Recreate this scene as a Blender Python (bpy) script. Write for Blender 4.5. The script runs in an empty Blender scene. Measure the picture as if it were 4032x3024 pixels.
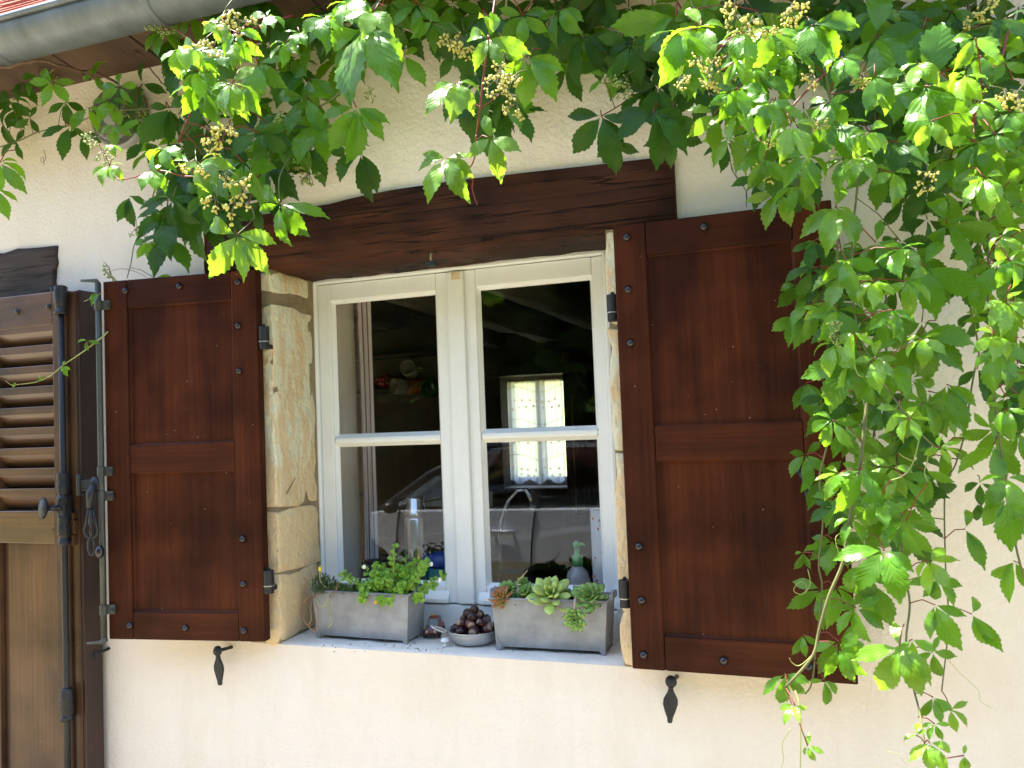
import bpy, math, random
from mathutils import Vector, Matrix
R = random.Random(7)
rad = math.radians
S = bpy.context.scene
COL = S.collection

# ------------------------------------------------------------------ camera
F = 14 / 17.3 * 4032                      # focal length in photo pixels
YAW, PITCH, ROLL = rad(19.7376), rad(2.4846), rad(-2.2320)
C0 = Vector((1.04692, -2.22530, 1.62))
_fw = Vector((-math.sin(YAW) * math.cos(PITCH), math.cos(YAW) * math.cos(PITCH), math.sin(PITCH)))
_r0 = Vector((math.cos(YAW), math.sin(YAW), 0)); _u0 = _r0.cross(_fw)
_r = math.cos(ROLL) * _r0 + math.sin(ROLL) * _u0
_u = -math.sin(ROLL) * _r0 + math.cos(ROLL) * _u0
cam = bpy.data.cameras.new('camera'); camo = bpy.data.objects.new('camera', cam); COL.objects.link(camo)
cam.sensor_width = 17.3; cam.lens = 14; cam.clip_start = .05; cam.clip_end = 400
cam.dof.use_dof = True; cam.dof.focus_distance = 2.3; cam.dof.aperture_fstop = 4.0
M = Matrix((_r, _u, -_fw)).transposed().to_4x4(); M.translation = C0
camo.matrix_world = M
S.camera = camo

# ------------------------------------------------------------------ light
SUN = Vector((-.36, .05, .93)).normalized()          # direction to the sun
w = bpy.data.worlds.new('World'); S.world = w; w.use_nodes = True
nt = w.node_tree; bg = nt.nodes['Background']
sky = nt.nodes.new('ShaderNodeTexSky'); sky.sky_type = 'NISHITA'; sky.sun_disc = False
sky.sun_elevation = math.asin(SUN.z); sky.sun_rotation = math.atan2(SUN.x, SUN.y)
nt.links.new(sky.outputs[0], bg.inputs[0]); bg.inputs[1].default_value = .15
sl = bpy.data.lights.new('sun', 'SUN'); sl.energy = 5.0; sl.angle = rad(.53); sl.color = (1, .95, .86)
so = bpy.data.objects.new('sun', sl); COL.objects.link(so)
so.rotation_euler = SUN.to_track_quat('Z', 'Y').to_euler()
S.view_settings.view_transform = 'Standard'; S.view_settings.look = 'None'
S.view_settings.gamma = 1; S.view_settings.exposure = 2.5; S.view_settings.use_curve_mapping = False
S.render.engine = 'CYCLES'
S.cycles.max_bounces = 10; S.cycles.transparent_max_bounces = 16; S.cycles.diffuse_bounces = 5
S.cycles.use_denoising = True
S.cycles.sample_clamp_indirect = 6

# ------------------------------------------------------------------ pixel helpers (photo pixels -> points in the place)
def ray(px, py): return _r * ((px - 2016) / F) + _u * ((1512 - py) / F) + _fw
def P(px, py, Y):
    d = ray(px, py); return C0 + d * ((Y - C0.y) / d.y)
def PZ(px, py, z):
    d = ray(px, py); return C0 + d * ((z - C0.z) / d.z)
def PN(px, py, o, n):
    d = ray(px, py); return C0 + d * ((o - C0).dot(n) / d.dot(n))
def depth(p): return (p - C0).dot(_fw)
def rnd(a, b): return R.uniform(a, b)

# ------------------------------------------------------------------ mesh builder
class MB:
    def __init__(s): s.v = []; s.f = []; s.uv = None
    def add(s, vs, fs):
        o = len(s.v); s.v += [tuple(p) for p in vs]; s.f += [tuple(i + o for i in f) for f in fs]; return s
    def box(s, x0, x1, y0, y1, z0, z1, m=None):
        vs = [Vector(p) for p in ((x0,y0,z0),(x1,y0,z0),(x1,y1,z0),(x0,y1,z0),(x0,y0,z1),(x1,y0,z1),(x1,y1,z1),(x0,y1,z1))]
        if m: vs = [m @ p for p in vs]
        return s.add(vs, [(0,3,2,1),(4,5,6,7),(0,1,5,4),(1,2,6,5),(2,3,7,6),(3,0,4,7)])
    def prism(s, front, back):                 # two matching loops
        n = len(front)
        return s.add(list(front) + list(back), [tuple(range(n)), tuple(range(2*n-1, n-1, -1))] +
                     [(i, n+i, n+(i+1)%n, (i+1)%n) for i in range(n)])
    def tube(s, pts, r, n=8, cap=True):
        pts = [Vector(p) for p in pts]; rr = r if isinstance(r, (list, tuple)) else [r] * len(pts)
        vs = []; up = Vector((0, 0, 1)); prev = None
        for i, p in enumerate(pts):
            t = (pts[min(i+1, len(pts)-1)] - pts[max(i-1, 0)])
            t = t.normalized() if t.length > 1e-9 else Vector((0, 0, 1))
            if prev is None:
                a = t.cross(Vector((0, 1, 0)) if abs(t.y) < .9 else Vector((1, 0, 0))).normalized()
            else:
                a = (prev - t * prev.dot(t))
                a = a.normalized() if a.length > 1e-6 else t.orthogonal().normalized()
            prev = a; b = t.cross(a)
            vs += [p + (a * math.cos(2*math.pi*k/n) + b * math.sin(2*math.pi*k/n)) * rr[i] for k in range(n)]
        fs = [(i*n+k, i*n+(k+1)%n, (i+1)*n+(k+1)%n, (i+1)*n+k) for i in range(len(pts)-1) for k in range(n)]
        if cap: fs += [tuple(range(n-1, -1, -1)), tuple(range((len(pts)-1)*n, len(pts)*n))]
        return s.add(vs, fs)
    def lathe(s, prof, n=24, m=None):          # prof = [(r, z)] round the Z axis
        vs = []
        for (r, z) in prof:
            vs += [Vector((r*math.cos(2*math.pi*k/n), r*math.sin(2*math.pi*k/n), z)) for k in range(n)]
        if m: vs = [m @ p for p in vs]
        fs = [(i*n+k, i*n+(k+1)%n, (i+1)*n+(k+1)%n, (i+1)*n+k) for i in range(len(prof)-1) for k in range(n)]
        fs += [tuple(range(n-1, -1, -1)), tuple(range((len(prof)-1)*n, len(prof)*n))]
        return s.add(vs, fs)
    def ball(s, c, r, nu=10, nv=7, m=None):
        c = Vector(c); r = Vector((r, r, r)) if not hasattr(r, '__len__') else Vector(r)
        vs = []
        for i in range(nv + 1):
            a = math.pi * i / nv
            for k in range(nu):
                b = 2*math.pi*k/nu
                p = Vector((r.x*math.sin(a)*math.cos(b), r.y*math.sin(a)*math.sin(b), r.z*math.cos(a)))
                vs.append(c + (m @ p if m else p))
        fs = [(i*nu+k, (i+1)*nu+k, (i+1)*nu+(k+1)%nu, i*nu+(k+1)%nu) for i in range(nv) for k in range(nu)]
        return s.add(vs, fs)
    def mesh(s, name, mat, smooth=False):
        me = bpy.data.meshes.new(name); me.from_pydata(s.v, [], s.f); me.validate(); me.update()
        if mat: me.materials.append(mat)
        if smooth: me.polygons.foreach_set('use_smooth', [True] * len(me.polygons))
        return me
    def build(s, name, mat, parent=None, smooth=False, bevel=0, seg=2):
        return link(name, s.mesh(name, mat, smooth), parent, bevel, seg)

def link(name, me, parent=None, bevel=0, seg=2, loc=None):
    o = bpy.data.objects.new(name, me); COL.objects.link(o)
    if parent: o.parent = parent
    if loc is not None: o.location = loc
    if bevel:
        b = o.modifiers.new('bevel', 'BEVEL'); b.width = bevel; b.segments = seg; b.limit_method = 'ANGLE'; b.angle_limit = rad(40)
        b.harden_normals = False
    return o
def tag(o, label=None, cat=None, group=None, kind=None):
    if label: o['label'] = label
    if cat: o['category'] = cat
    if group: o['group'] = group
    if kind: o['kind'] = kind
    return o
def thing(name, label, cat, loc=(0, 0, 0), rz=0, group=None, kind=None):
    o = bpy.data.objects.new(name, None); COL.objects.link(o); o.location = loc; o.rotation_euler = (0, 0, rz)
    o.empty_display_size = .05
    return tag(o, label, cat, group, kind)

# ------------------------------------------------------------------ materials
def mat(name, col, rough=.6, metal=0, spec=.5, var=0, scale=6, stretch=(1,1,1), bump=0, bscale=60, bdetail=6, col2=None,
        coat=0, trans=0, trcol=None, ramp=(.3, .7), bstretch=None, coords='Object', randv=0, bdist=.01):
    m = bpy.data.materials.new(name); m.use_nodes = True; N = m.node_tree; n = N.nodes; L = N.links
    b = n['Principled BSDF']; b.inputs['Roughness'].default_value = rough; b.inputs['Metallic'].default_value = metal
    b.inputs['Specular IOR Level'].default_value = spec; b.inputs['Coat Weight'].default_value = coat
    b.inputs['Coat Roughness'].default_value = .15
    b.inputs['Base Color'].default_value = (*col, 1)
    tc = n.new('ShaderNodeTexCoord')
    def noise(sc, st, det):
        mp = n.new('ShaderNodeMapping'); mp.inputs['Scale'].default_value = st
        L.new(tc.outputs[coords], mp.inputs[0])
        t = n.new('ShaderNodeTexNoise'); t.inputs['Scale'].default_value = sc; t.inputs['Detail'].default_value = det
        t.inputs['Roughness'].default_value = .65
        L.new(mp.outputs[0], t.inputs['Vector']); return t
    out = None
    if col2 or var:
        t = noise(scale, stretch, 8); r = n.new('ShaderNodeValToRGB')
        c2 = col2 or tuple(max(0, c * (1 - var)) for c in col)
        r.color_ramp.elements[0].color = (*c2, 1); r.color_ramp.elements[1].color = (*col, 1)
        r.color_ramp.elements[0].position, r.color_ramp.elements[1].position = ramp
        L.new(t.outputs[0], r.inputs[0]); out = r.outputs[0]
        rr = n.new('ShaderNodeMapRange'); rr.inputs['To Min'].default_value = min(1, rough + .12); rr.inputs['To Max'].default_value = max(0, rough - .08)
        L.new(t.outputs[0], rr.inputs[0]); L.new(rr.outputs[0], b.inputs['Roughness'])
    if randv:
        oi = n.new('ShaderNodeObjectInfo'); h = n.new('ShaderNodeHueSaturation')
        mr = n.new('ShaderNodeMapRange'); mr.inputs['To Min'].default_value = 1 - randv; mr.inputs['To Max'].default_value = 1 + randv
        L.new(oi.outputs['Random'], mr.inputs[0]); L.new(mr.outputs[0], h.inputs['Value'])
        if out: L.new(out, h.inputs['Color'])
        else: h.inputs['Color'].default_value = (*col, 1)
        out = h.outputs[0]
    if out: L.new(out, b.inputs['Base Color'])
    if bump:
        t2 = noise(bscale, bstretch or stretch, bdetail); bp = n.new('ShaderNodeBump')
        bp.inputs['Strength'].default_value = bump; bp.inputs['Distance'].default_value = bdist
        L.new(t2.outputs[0], bp.inputs['Height']); L.new(bp.outputs[0], b.inputs['Normal'])
    if trans:
        tr = n.new('ShaderNodeBsdfTranslucent'); tr.inputs[0].default_value = (*(trcol or col), 1)
        mx = n.new('ShaderNodeMixShader'); mx.inputs[0].default_value = trans
        L.new(b.outputs[0], mx.inputs[1]); L.new(tr.outputs[0], mx.inputs[2]); L.new(mx.outputs[0], n['Material Output'].inputs[0])
    return m

def wall_mat():
    m = mat('roughcast_plaster', (.81, .74, .65), rough=.9, spec=.2)
    N = m.node_tree; n = N.nodes; L = N.links; b = n['Principled BSDF']; tc = n.new('ShaderNodeTexCoord')
    a = n.new('ShaderNodeTexNoise'); a.inputs['Scale'].default_value = 1.6; a.inputs['Detail'].default_value = 10; a.inputs['Roughness'].default_value = .6
    L.new(tc.outputs['Object'], a.inputs['Vector'])
    r = n.new('ShaderNodeValToRGB'); r.color_ramp.elements[0].color = (.80, .71, .60, 1); r.color_ramp.elements[1].color = (.83, .755, .67, 1)
    r.color_ramp.elements[0].position = .35; r.color_ramp.elements[1].position = .65
    L.new(a.outputs[0], r.inputs[0])
    sp = n.new('ShaderNodeTexVoronoi'); sp.inputs['Scale'].default_value = 7.0; L.new(tc.outputs['Object'], sp.inputs['Vector'])
    rs = n.new('ShaderNodeValToRGB'); rs.color_ramp.elements[0].color = (.25, .2, .16, 1); rs.color_ramp.elements[1].color = (1, 1, 1, 1)
    rs.color_ramp.elements[0].position = .012; rs.color_ramp.elements[1].position = .03
    L.new(sp.outputs['Distance'], rs.inputs[0])
    mx = n.new('ShaderNodeMixRGB'); mx.blend_type = 'MULTIPLY'; mx.inputs[0].default_value = .8
    stn = n.new('ShaderNodeTexNoise'); stn.inputs['Scale'].default_value = 3.2; stn.inputs['Detail'].default_value = 12; stn.inputs['Roughness'].default_value = .7
    smp = n.new('ShaderNodeMapping'); smp.inputs['Scale'].default_value = (1.6, 1, .5); L.new(tc.outputs['Object'], smp.inputs[0]); L.new(smp.outputs[0], stn.inputs['Vector'])
    srp = n.new('ShaderNodeValToRGB'); srp.color_ramp.elements[0].color = (.86, .83, .79, 1); srp.color_ramp.elements[1].color = (1, 1, 1, 1); srp.color_ramp.elements[0].position = .34; srp.color_ramp.elements[1].position = .52
    L.new(stn.outputs[0], srp.inputs[0]); smx = n.new('ShaderNodeMixRGB'); smx.blend_type = 'MULTIPLY'; smx.inputs[0].default_value = .4
    L.new(r.outputs[0], smx.inputs[1]); L.new(srp.outputs[0], smx.inputs[2]); L.new(smx.outputs[0], mx.inputs[1]); L.new(rs.outputs[0], mx.inputs[2]); L.new(mx.outputs[0], b.inputs['Base Color'])
    t = n.new('ShaderNodeTexNoise'); t.inputs['Scale'].default_value = 85; t.inputs['Detail'].default_value = 4; t.inputs['Roughness'].default_value = .55
    L.new(tc.outputs['Object'], t.inputs['Vector'])
    t2 = n.new('ShaderNodeTexNoise'); t2.inputs['Scale'].default_value = 9; t2.inputs['Detail'].default_value = 3
    L.new(tc.outputs['Object'], t2.inputs['Vector'])
    ad = n.new('ShaderNodeMath'); ad.operation = 'MULTIPLY_ADD'; ad.inputs[1].default_value = .9
    L.new(t2.outputs[0], ad.inputs[0]); L.new(t.outputs[0], ad.inputs[2])
    bp = n.new('ShaderNodeBump'); bp.inputs['Strength'].default_value = .9; bp.inputs['Distance'].default_value = .0045
    L.new(ad.outputs[0], bp.inputs['Height']); L.new(bp.outputs[0], b.inputs['Normal'])
    return m

def wood_mat(name, c1, c2, rough=.4, axis='z', coat=.12, bump=.35, sc=7, cracks=False, spec=.5):
    st = {'z': (1, 1, .07), 'x': (.07, 1, 1)}[axis]
    m = mat(name, c1, rough, col2=c2, scale=sc, stretch=st, coat=coat, bump=bump, bscale=sc*6, ramp=(.34, .66), bdist=.004, spec=spec)
    N = m.node_tree; n = N.nodes; L = N.links; b = n['Principled BSDF']
    # fine grain, then blotches of wear over it
    src0 = b.inputs['Base Color'].links[0].from_socket
    tcg = n.new('ShaderNodeTexCoord'); mg = n.new('ShaderNodeMapping'); mg.inputs['Scale'].default_value = {'z': (1, 1, .018), 'x': (.018, 1, 1)}[axis]
    L.new(tcg.outputs['Object'], mg.inputs[0]); gn = n.new('ShaderNodeTexNoise'); gn.inputs['Scale'].default_value = 110; gn.inputs['Detail'].default_value = 5; gn.inputs['Distortion'].default_value = .3
    L.new(mg.outputs[0], gn.inputs['Vector']); gr = n.new('ShaderNodeValToRGB'); gr.color_ramp.elements[0].color = (.80, .78, .78, 1); gr.color_ramp.elements[1].color = (1.14, 1.12, 1.08, 1)
    gr.color_ramp.elements[0].position = .36; gr.color_ramp.elements[1].position = .64; L.new(gn.outputs[0], gr.inputs[0])
    gx = n.new('ShaderNodeMixRGB'); gx.blend_type = 'MULTIPLY'; gx.inputs[0].default_value = 1; L.new(src0, gx.inputs[1]); L.new(gr.outputs[0], gx.inputs[2]); src = gx.outputs[0]
    tc = n.new('ShaderNodeTexCoord'); t = n.new('ShaderNodeTexNoise'); t.inputs['Scale'].default_value = 4.5; t.inputs['Detail'].default_value = 6
    L.new(tc.outputs['Object'], t.inputs['Vector'])
    r = n.new('ShaderNodeValToRGB'); r.color_ramp.elements[0].color = (.50, .46, .46, 1); r.color_ramp.elements[1].color = (1.2, 1.2, 1.1, 1)
    r.color_ramp.elements[0].position = .36; r.color_ramp.elements[1].position = .62
    L.new(t.outputs[0], r.inputs[0])
    mx = n.new('ShaderNodeMixRGB'); mx.blend_type = 'MULTIPLY'; mx.inputs[0].default_value = 1
    L.new(src, mx.inputs[1]); L.new(r.outputs[0], mx.inputs[2]); L.new(mx.outputs[0], b.inputs['Base Color'])
    # tiny pale specks
    if not cracks:
        v = n.new('ShaderNodeTexVoronoi'); v.inputs['Scale'].default_value = 22; L.new(tc.outputs['Object'], v.inputs['Vector'])
        rv = n.new('ShaderNodeMath'); rv.operation = 'LESS_THAN'; rv.inputs[1].default_value = .035; L.new(v.outputs['Distance'], rv.inputs[0])
        m2 = n.new('ShaderNodeMixRGB'); m2.inputs[2].default_value = (.3, .25, .2, 1); L.new(rv.outputs[0], m2.inputs[0])
        L.new(mx.outputs[0], m2.inputs[1]); L.new(m2.outputs[0], b.inputs['Base Color'])
    else:
        mp = n.new('ShaderNodeMapping'); mp.inputs['Scale'].default_value = (.38, 1, 13); L.new(tc.outputs['Object'], mp.inputs[0])
        v = n.new('ShaderNodeTexNoise'); v.inputs['Scale'].default_value = 2.6; v.inputs['Detail'].default_value = 6; v.inputs['Roughness'].default_value = .55
        v.inputs['Distortion'].default_value = .12
        L.new(mp.outputs[0], v.inputs['Vector'])
        # thin dark lines where the noise crosses one level
        s1 = n.new('ShaderNodeMath'); s1.operation = 'SUBTRACT'; s1.inputs[1].default_value = .5; L.new(v.outputs[0], s1.inputs[0])
        a1 = n.new('ShaderNodeMath'); a1.operation = 'ABSOLUTE'; L.new(s1.outputs[0], a1.inputs[0])
        mr = n.new('ShaderNodeMapRange'); mr.inputs['From Min'].default_value = .0; mr.inputs['From Max'].default_value = .015
        L.new(a1.outputs[0], mr.inputs[0])
        m2 = n.new('ShaderNodeMixRGB'); m2.inputs[1].default_value = (.008, .005, .004, 1); L.new(mr.outputs[0], m2.inputs[0])
        L.new(mx.outputs[0], m2.inputs[2]); L.new(m2.outputs[0], b.inputs['Base Color'])
        bp = n.new('ShaderNodeBump'); bp.inputs['Strength'].default_value = 1; bp.inputs['Distance'].default_value = .006
        L.new(mr.outputs[0], bp.inputs['Height'])
        old = b.inputs['Normal'].links[0].from_node; L.new(old.outputs[0], bp.inputs['Normal']); L.new(bp.outputs[0], b.inputs['Normal'])
    return m

def stone_mat():
    m = mat('sandstone', (.80, .62, .37), .9, col2=(.74, .55, .315), scale=9, bump=1.0, bscale=34, bdist=.016, spec=.2)
    N = m.node_tree; n = N.nodes; L = N.links; b = n['Principled BSDF']; src = b.inputs['Base Color'].links[0].from_socket
    tc = n.new('ShaderNodeTexCoord'); mp = n.new('ShaderNodeMapping'); mp.inputs['Scale'].default_value = (2.2, 2.2, .55); L.new(tc.outputs['Object'], mp.inputs[0])
    t = n.new('ShaderNodeTexNoise'); t.inputs['Scale'].default_value = 11; t.inputs['Detail'].default_value = 14; t.inputs['Roughness'].default_value = .72
    L.new(mp.outputs[0], t.inputs['Vector'])
    sx = n.new('ShaderNodeSeparateXYZ'); L.new(tc.outputs['Object'], sx.inputs[0])
    mz = n.new('ShaderNodeMapRange'); mz.inputs['From Min'].default_value = 1.15; mz.inputs['From Max'].default_value = 1.6
    mz.inputs['To Min'].default_value = -.22; mz.inputs['To Max'].default_value = .02; L.new(sx.outputs['Z'], mz.inputs[0])
    ad = n.new('ShaderNodeMath'); L.new(t.outputs[0], ad.inputs[0]); L.new(mz.outputs[0], ad.inputs[1])
    r = n.new('ShaderNodeValToRGB'); r.color_ramp.elements[0].position = .455; r.color_ramp.elements[1].position = .545
    L.new(ad.outputs[0], r.inputs[0])
    mx = n.new('ShaderNodeMixRGB'); mx.inputs[2].default_value = (.80, .76, .56, 1)      # flaking limewash
    L.new(r.outputs[0], mx.inputs[0]); L.new(src, mx.inputs[1]); L.new(mx.outputs[0], b.inputs['Base Color'])
    return m

def leaf_mat(name, c, c2, trc, tr=.45, rough=.28, rv=.22, spec=.55):
    m = bpy.data.materials.new(name); m.use_nodes = True; N = m.node_tree; n = N.nodes; L = N.links
    b = n['Principled BSDF']; b.inputs['Roughness'].default_value = rough; b.inputs['Specular IOR Level'].default_value = spec
    uv = n.new('ShaderNodeUVMap'); sx = n.new('ShaderNodeSeparateXYZ'); L.new(uv.outputs[0], sx.inputs[0])
    def math_(op, a, bb=None):
        k = n.new('ShaderNodeMath'); k.operation = op
        for i, q in enumerate((a, bb)):
            if q is None: continue
            if isinstance(q, (int, float)): k.inputs[i].default_value = q
            else: L.new(q, k.inputs[i])
        return k.outputs[0]
    av = math_('ABSOLUTE', sx.outputs[0])
    ph = math_('SUBTRACT', sx.outputs[1], math_('MULTIPLY', av, .30))
    sn = math_('ABSOLUTE', math_('SINE', math_('MULTIPLY', ph, 26)))       # 0 on the side veins
    vein = math_('MULTIPLY', sn, math_('MINIMUM', math_('MULTIPLY', av, 9), 1))
    veinm = n.new('ShaderNodeMapRange'); veinm.inputs['From Max'].default_value = .22; L.new(vein, veinm.inputs[0])
    oi = n.new('ShaderNodeObjectInfo'); tc = n.new('ShaderNodeTexCoord')
    t = n.new('ShaderNodeTexNoise'); t.inputs['Scale'].default_value = 3; t.inputs['Detail'].default_value = 4; L.new(tc.outputs['Object'], t.inputs['Vector'])
    mc = n.new('ShaderNodeMixRGB'); mc.inputs[1].default_value = (*c, 1); mc.inputs[2].default_value = (*c2, 1); L.new(math_('ADD', math_('MULTIPLY', t.outputs[0], .5), math_('MULTIPLY', oi.outputs['Random'], .5)), mc.inputs[0])
    mv = n.new('ShaderNodeMixRGB'); mv.inputs[1].default_value = tuple(min(1, q * 1.45 + .005) for q in c) + (1,)
    L.new(veinm.outputs[0], mv.inputs[0]); L.new(mc.outputs[0], mv.inputs[2])
    h = n.new('ShaderNodeHueSaturation'); mr = n.new('ShaderNodeMapRange'); mr.inputs['To Min'].default_value = 1 - rv; mr.inputs['To Max'].default_value = 1 + rv
    L.new(oi.outputs['Random'], mr.inputs[0]); L.new(mr.outputs[0], h.inputs['Value']); L.new(mv.outputs[0], h.inputs['Color'])
    sp = n.new('ShaderNodeTexNoise'); sp.inputs['Scale'].default_value = 11; sp.inputs['Detail'].default_value = 3; L.new(tc.outputs['Object'], sp.inputs['Vector'])
    sm = n.new('ShaderNodeMapRange'); sm.inputs['From Min'].default_value = .69; sm.inputs['From Max'].default_value = .73; L.new(sp.outputs[0], sm.inputs[0])
    mb = n.new('ShaderNodeMixRGB'); mb.inputs[2].default_value = (.16, .12, .03, 1); L.new(sm.outputs[0], mb.inputs[0]); L.new(h.outputs[0], mb.inputs[1])
    L.new(mb.outputs[0], b.inputs['Base Color'])
    bp = n.new('ShaderNodeBump'); bp.inputs['Strength'].default_value = .10; bp.inputs['Distance'].default_value = .02; L.new(vein, bp.inputs['Height'])
    L.new(bp.outputs[0], b.inputs['Normal'])
    tr_ = n.new('ShaderNodeBsdfTranslucent'); tr_.inputs[0].default_value = (*trc, 1)
    mt = n.new('ShaderNodeMixRGB'); mt.inputs[1].default_value = tuple(q * .6 for q in trc) + (1,); mt.inputs[2].default_value = (*trc, 1)
    L.new(veinm.outputs[0], mt.inputs[0]); L.new(mt.outputs[0], tr_.inputs[0])
    mx = n.new('ShaderNodeMixShader'); mx.inputs[0].default_value = tr
    L.new(b.outputs[0], mx.inputs[1]); L.new(tr_.outputs[0], mx.inputs[2]); L.new(mx.outputs[0], n['Material Output'].inputs[0])
    return m

def glass_mat(name='window_glass', tint=(1, 1, 1), f0=.078):
    m = bpy.data.materials.new(name); m.use_nodes = True; N = m.node_tree; n = N.nodes; L = N.links
    n.remove(n['Principled BSDF'])
    tr = n.new('ShaderNodeBsdfTransparent'); tr.inputs[0].default_value = (*tint, 1)
    gl = n.new('ShaderNodeBsdfGlossy'); gl.inputs['Roughness'].default_value = .0
    lw = n.new('ShaderNodeLayerWeight'); lw.inputs[0].default_value = .5
    p = n.new('ShaderNodeMath'); p.operation = 'POWER'; p.inputs[1].default_value = 5; L.new(lw.outputs['Facing'], p.inputs[0])
    k = n.new('ShaderNodeMath'); k.operation = 'MULTIPLY_ADD'; k.inputs[1].default_value = 1 - f0; k.inputs[2].default_value = f0; L.new(p.outputs[0], k.inputs[0])
    mx = n.new('ShaderNodeMixShader'); L.new(k.outputs[0], mx.inputs[0]); L.new(tr.outputs[0], mx.inputs[1]); L.new(gl.outputs[0], mx.inputs[2])
    L.new(mx.outputs[0], n['Material Output'].inputs[0]); return m

PLASTER = wall_mat()
WOOD = wood_mat('stained_shutter_wood', (.075, .0185, .006), (.037, .0090, .0036), .5, coat=.0, spec=.12)
WOODX = wood_mat('stained_rail_wood', (.070, .0175, .006), (.035, .0090, .0036), .5, coat=.0, spec=.12, axis='x')
BEAM = wood_mat('old_oak_beam', (.080, .025, .0115), (.026, .0095, .0055), .65, axis='x', coat=.0, bump=.6, sc=5, cracks=True, spec=.2)
BLACKBEAM = wood_mat('blackened_oak', (.075, .042, .028), (.022, .013, .010), .7, axis='x', coat=0, bump=.8, sc=6, cracks=True)
DOORW = wood_mat('varnished_brown_wood', (.105, .050, .023), (.055, .027, .0125), .42, coat=.12, spec=.3)
DOORX = wood_mat('varnished_brown_rail', (.12, .060, .031), (.066, .033, .017), .34, axis='x', coat=.35)
DOORD = wood_mat('dark_red_edge_wood', (.04, .011, .007), (.02, .006, .004), .4)
STONE = stone_mat()
MORTAR = mat('grey_brown_mortar', (.38, .30, .19), .95, var=.35, scale=20, bump=.9, bscale=110, spec=.1)
SILL = mat('pale_sill', (.82, .755, .67), .85, var=.14, scale=16, bump=.5, bscale=70, spec=.2)
WHITE = mat('white_gloss_paint', (.84, .865, .865), .35, var=.08, scale=9, bump=.10, bscale=30, bstretch=(1, 1, .1))
IRON = mat('black_iron', (.022, .023, .026), .42, metal=.3, var=.3, scale=30, bump=.3, bscale=90)
RODIRON = mat('weathered_rod_iron', (.085, .09, .075), .5, metal=.5, var=.35, scale=25, bump=.2, bscale=90)
STUD = mat('dark_bolt_metal', (.06, .055, .06), .28, metal=.85)
ZINC = mat('weathered_zinc', (.185, .215, .245), .48, metal=.4, col2=(.10, .12, .135), scale=7, stretch=(1.2, 1, .35), bump=.15, bscale=14, ramp=(.3, .62))
PLANTER = mat('galvanised_zinc', (.33, .345, .365), .55, metal=.3, col2=(.19, .20, .215), scale=11, bump=.2, bscale=40, ramp=(.3, .65))
ALU = mat('dull_aluminium', (.55, .55, .54), .36, metal=.85, var=.2, scale=14)
TILE = mat('red_clay_tile', (.42, .13, .075), .85, col2=(.24, .07, .05), scale=8, bump=.5, bscale=50)
SOFFIT = mat('brown_soffit_board', (.12, .068, .042), .9, var=.6, scale=6, stretch=(1, .3, 1), bump=.4, bscale=40)
GRAVEL = mat('pale_gravel', (.34, .30, .225), .95, col2=(.25, .22, .16), scale=60, bump=.8, bscale=90, spec=.1)
LAWN = mat('lawn', (.215, .165, .035), .9, col2=(.14, .115, .022), scale=3, bump=.8, bscale=120, spec=.1)
GLASS = glass_mat()
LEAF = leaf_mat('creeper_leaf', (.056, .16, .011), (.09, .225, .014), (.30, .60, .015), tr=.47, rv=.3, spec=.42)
LEAFD = leaf_mat('old_shaded_creeper_leaf', (.024, .078, .009), (.042, .115, .011), (.11, .29, .012), tr=.38, rv=.35, rough=.42, spec=.28)  # darker copy for old and shaded leaves, shade put into the colour
LEAFY = leaf_mat('young_sunlit_creeper_leaf', (.12, .275, .018), (.175, .34, .022), (.36, .60, .03), tr=.5)  # paler copy for young tips and sunlit leaves, sunlight put into the colour
REDSTEM = mat('red_petiole', (.26, .045, .03), .5, var=.4, scale=8, trans=.12, trcol=(.5, .1, .05))
STEM = mat('tan_green_stem', (.15, .15, .045), .6, var=.45, scale=12)
OLDSTEM = mat('woody_stem', (.15, .085, .05), .8, var=.5, scale=30, bump=.6, bscale=80)
BUD = mat('yellow_green_bud', (.62, .56, .12), .5, var=.2, scale=30, randv=.2)
BUDG = mat('green_bud', (.34, .42, .11), .5, var=.3, scale=30)

# ================================================================== ground and surroundings
def sheet(name, m, x0, x1, y0, y1, z, nx=1, ny=1):
    b = MB(); vs = [(x0 + (x1-x0)*i/nx, y0 + (y1-y0)*j/ny, z) for j in range(ny+1) for i in range(nx+1)]
    b.add(vs, [(j*(nx+1)+i, j*(nx+1)+i+1, (j+1)*(nx+1)+i+1, (j+1)*(nx+1)+i) for j in range(ny) for i in range(nx)])
    return tag(b.build(name, m), kind='structure')
sheet('lawn', LAWN, -150, 150, -150, 150, -.01)
sheet('gravel_yard', GRAVEL, -14, 14, -2.5, 0.3, 0)

b = MB(); b.add([(-60, 9, .0), (60, 9, .0), (60, 60, 9), (-60, 60, 9)], [(0, 1, 2, 3)])
tag(b.build('meadow_slope', mat('pale_meadow', (.30, .33, .15), .9, col2=(.20, .25, .10), scale=.6, bump=.6, bscale=30)), kind='structure')  # pale slope added behind the house to brighten the far window
# ================================================================== the house wall
XL, XR, ZS, ZL = -.556, .538, .950, 2.132     # opening: jambs, sill, underside of the lintel
wall = thing('house_wall', 'cream roughcast house wall around the white window', 'wall', (0, 0, 0), kind='thing')
b = MB(); T = .55; WT = 2.885
b.box(-6, -2.9, 0, T, 0, WT); b.box(-1.9, XL - .11, 0, T, 0, WT); b.box(-2.9, -1.9, 0, T, 2.12, WT); b.box(XR + .10, 6, 0, T, 0, WT)
b.box(XL - .11, XR + .10, 0, T, 0, ZS - .005); b.box(XL - .11, XR + .10, .004, T, ZL + .02, WT)
b.build('plaster', PLASTER, wall)
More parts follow.
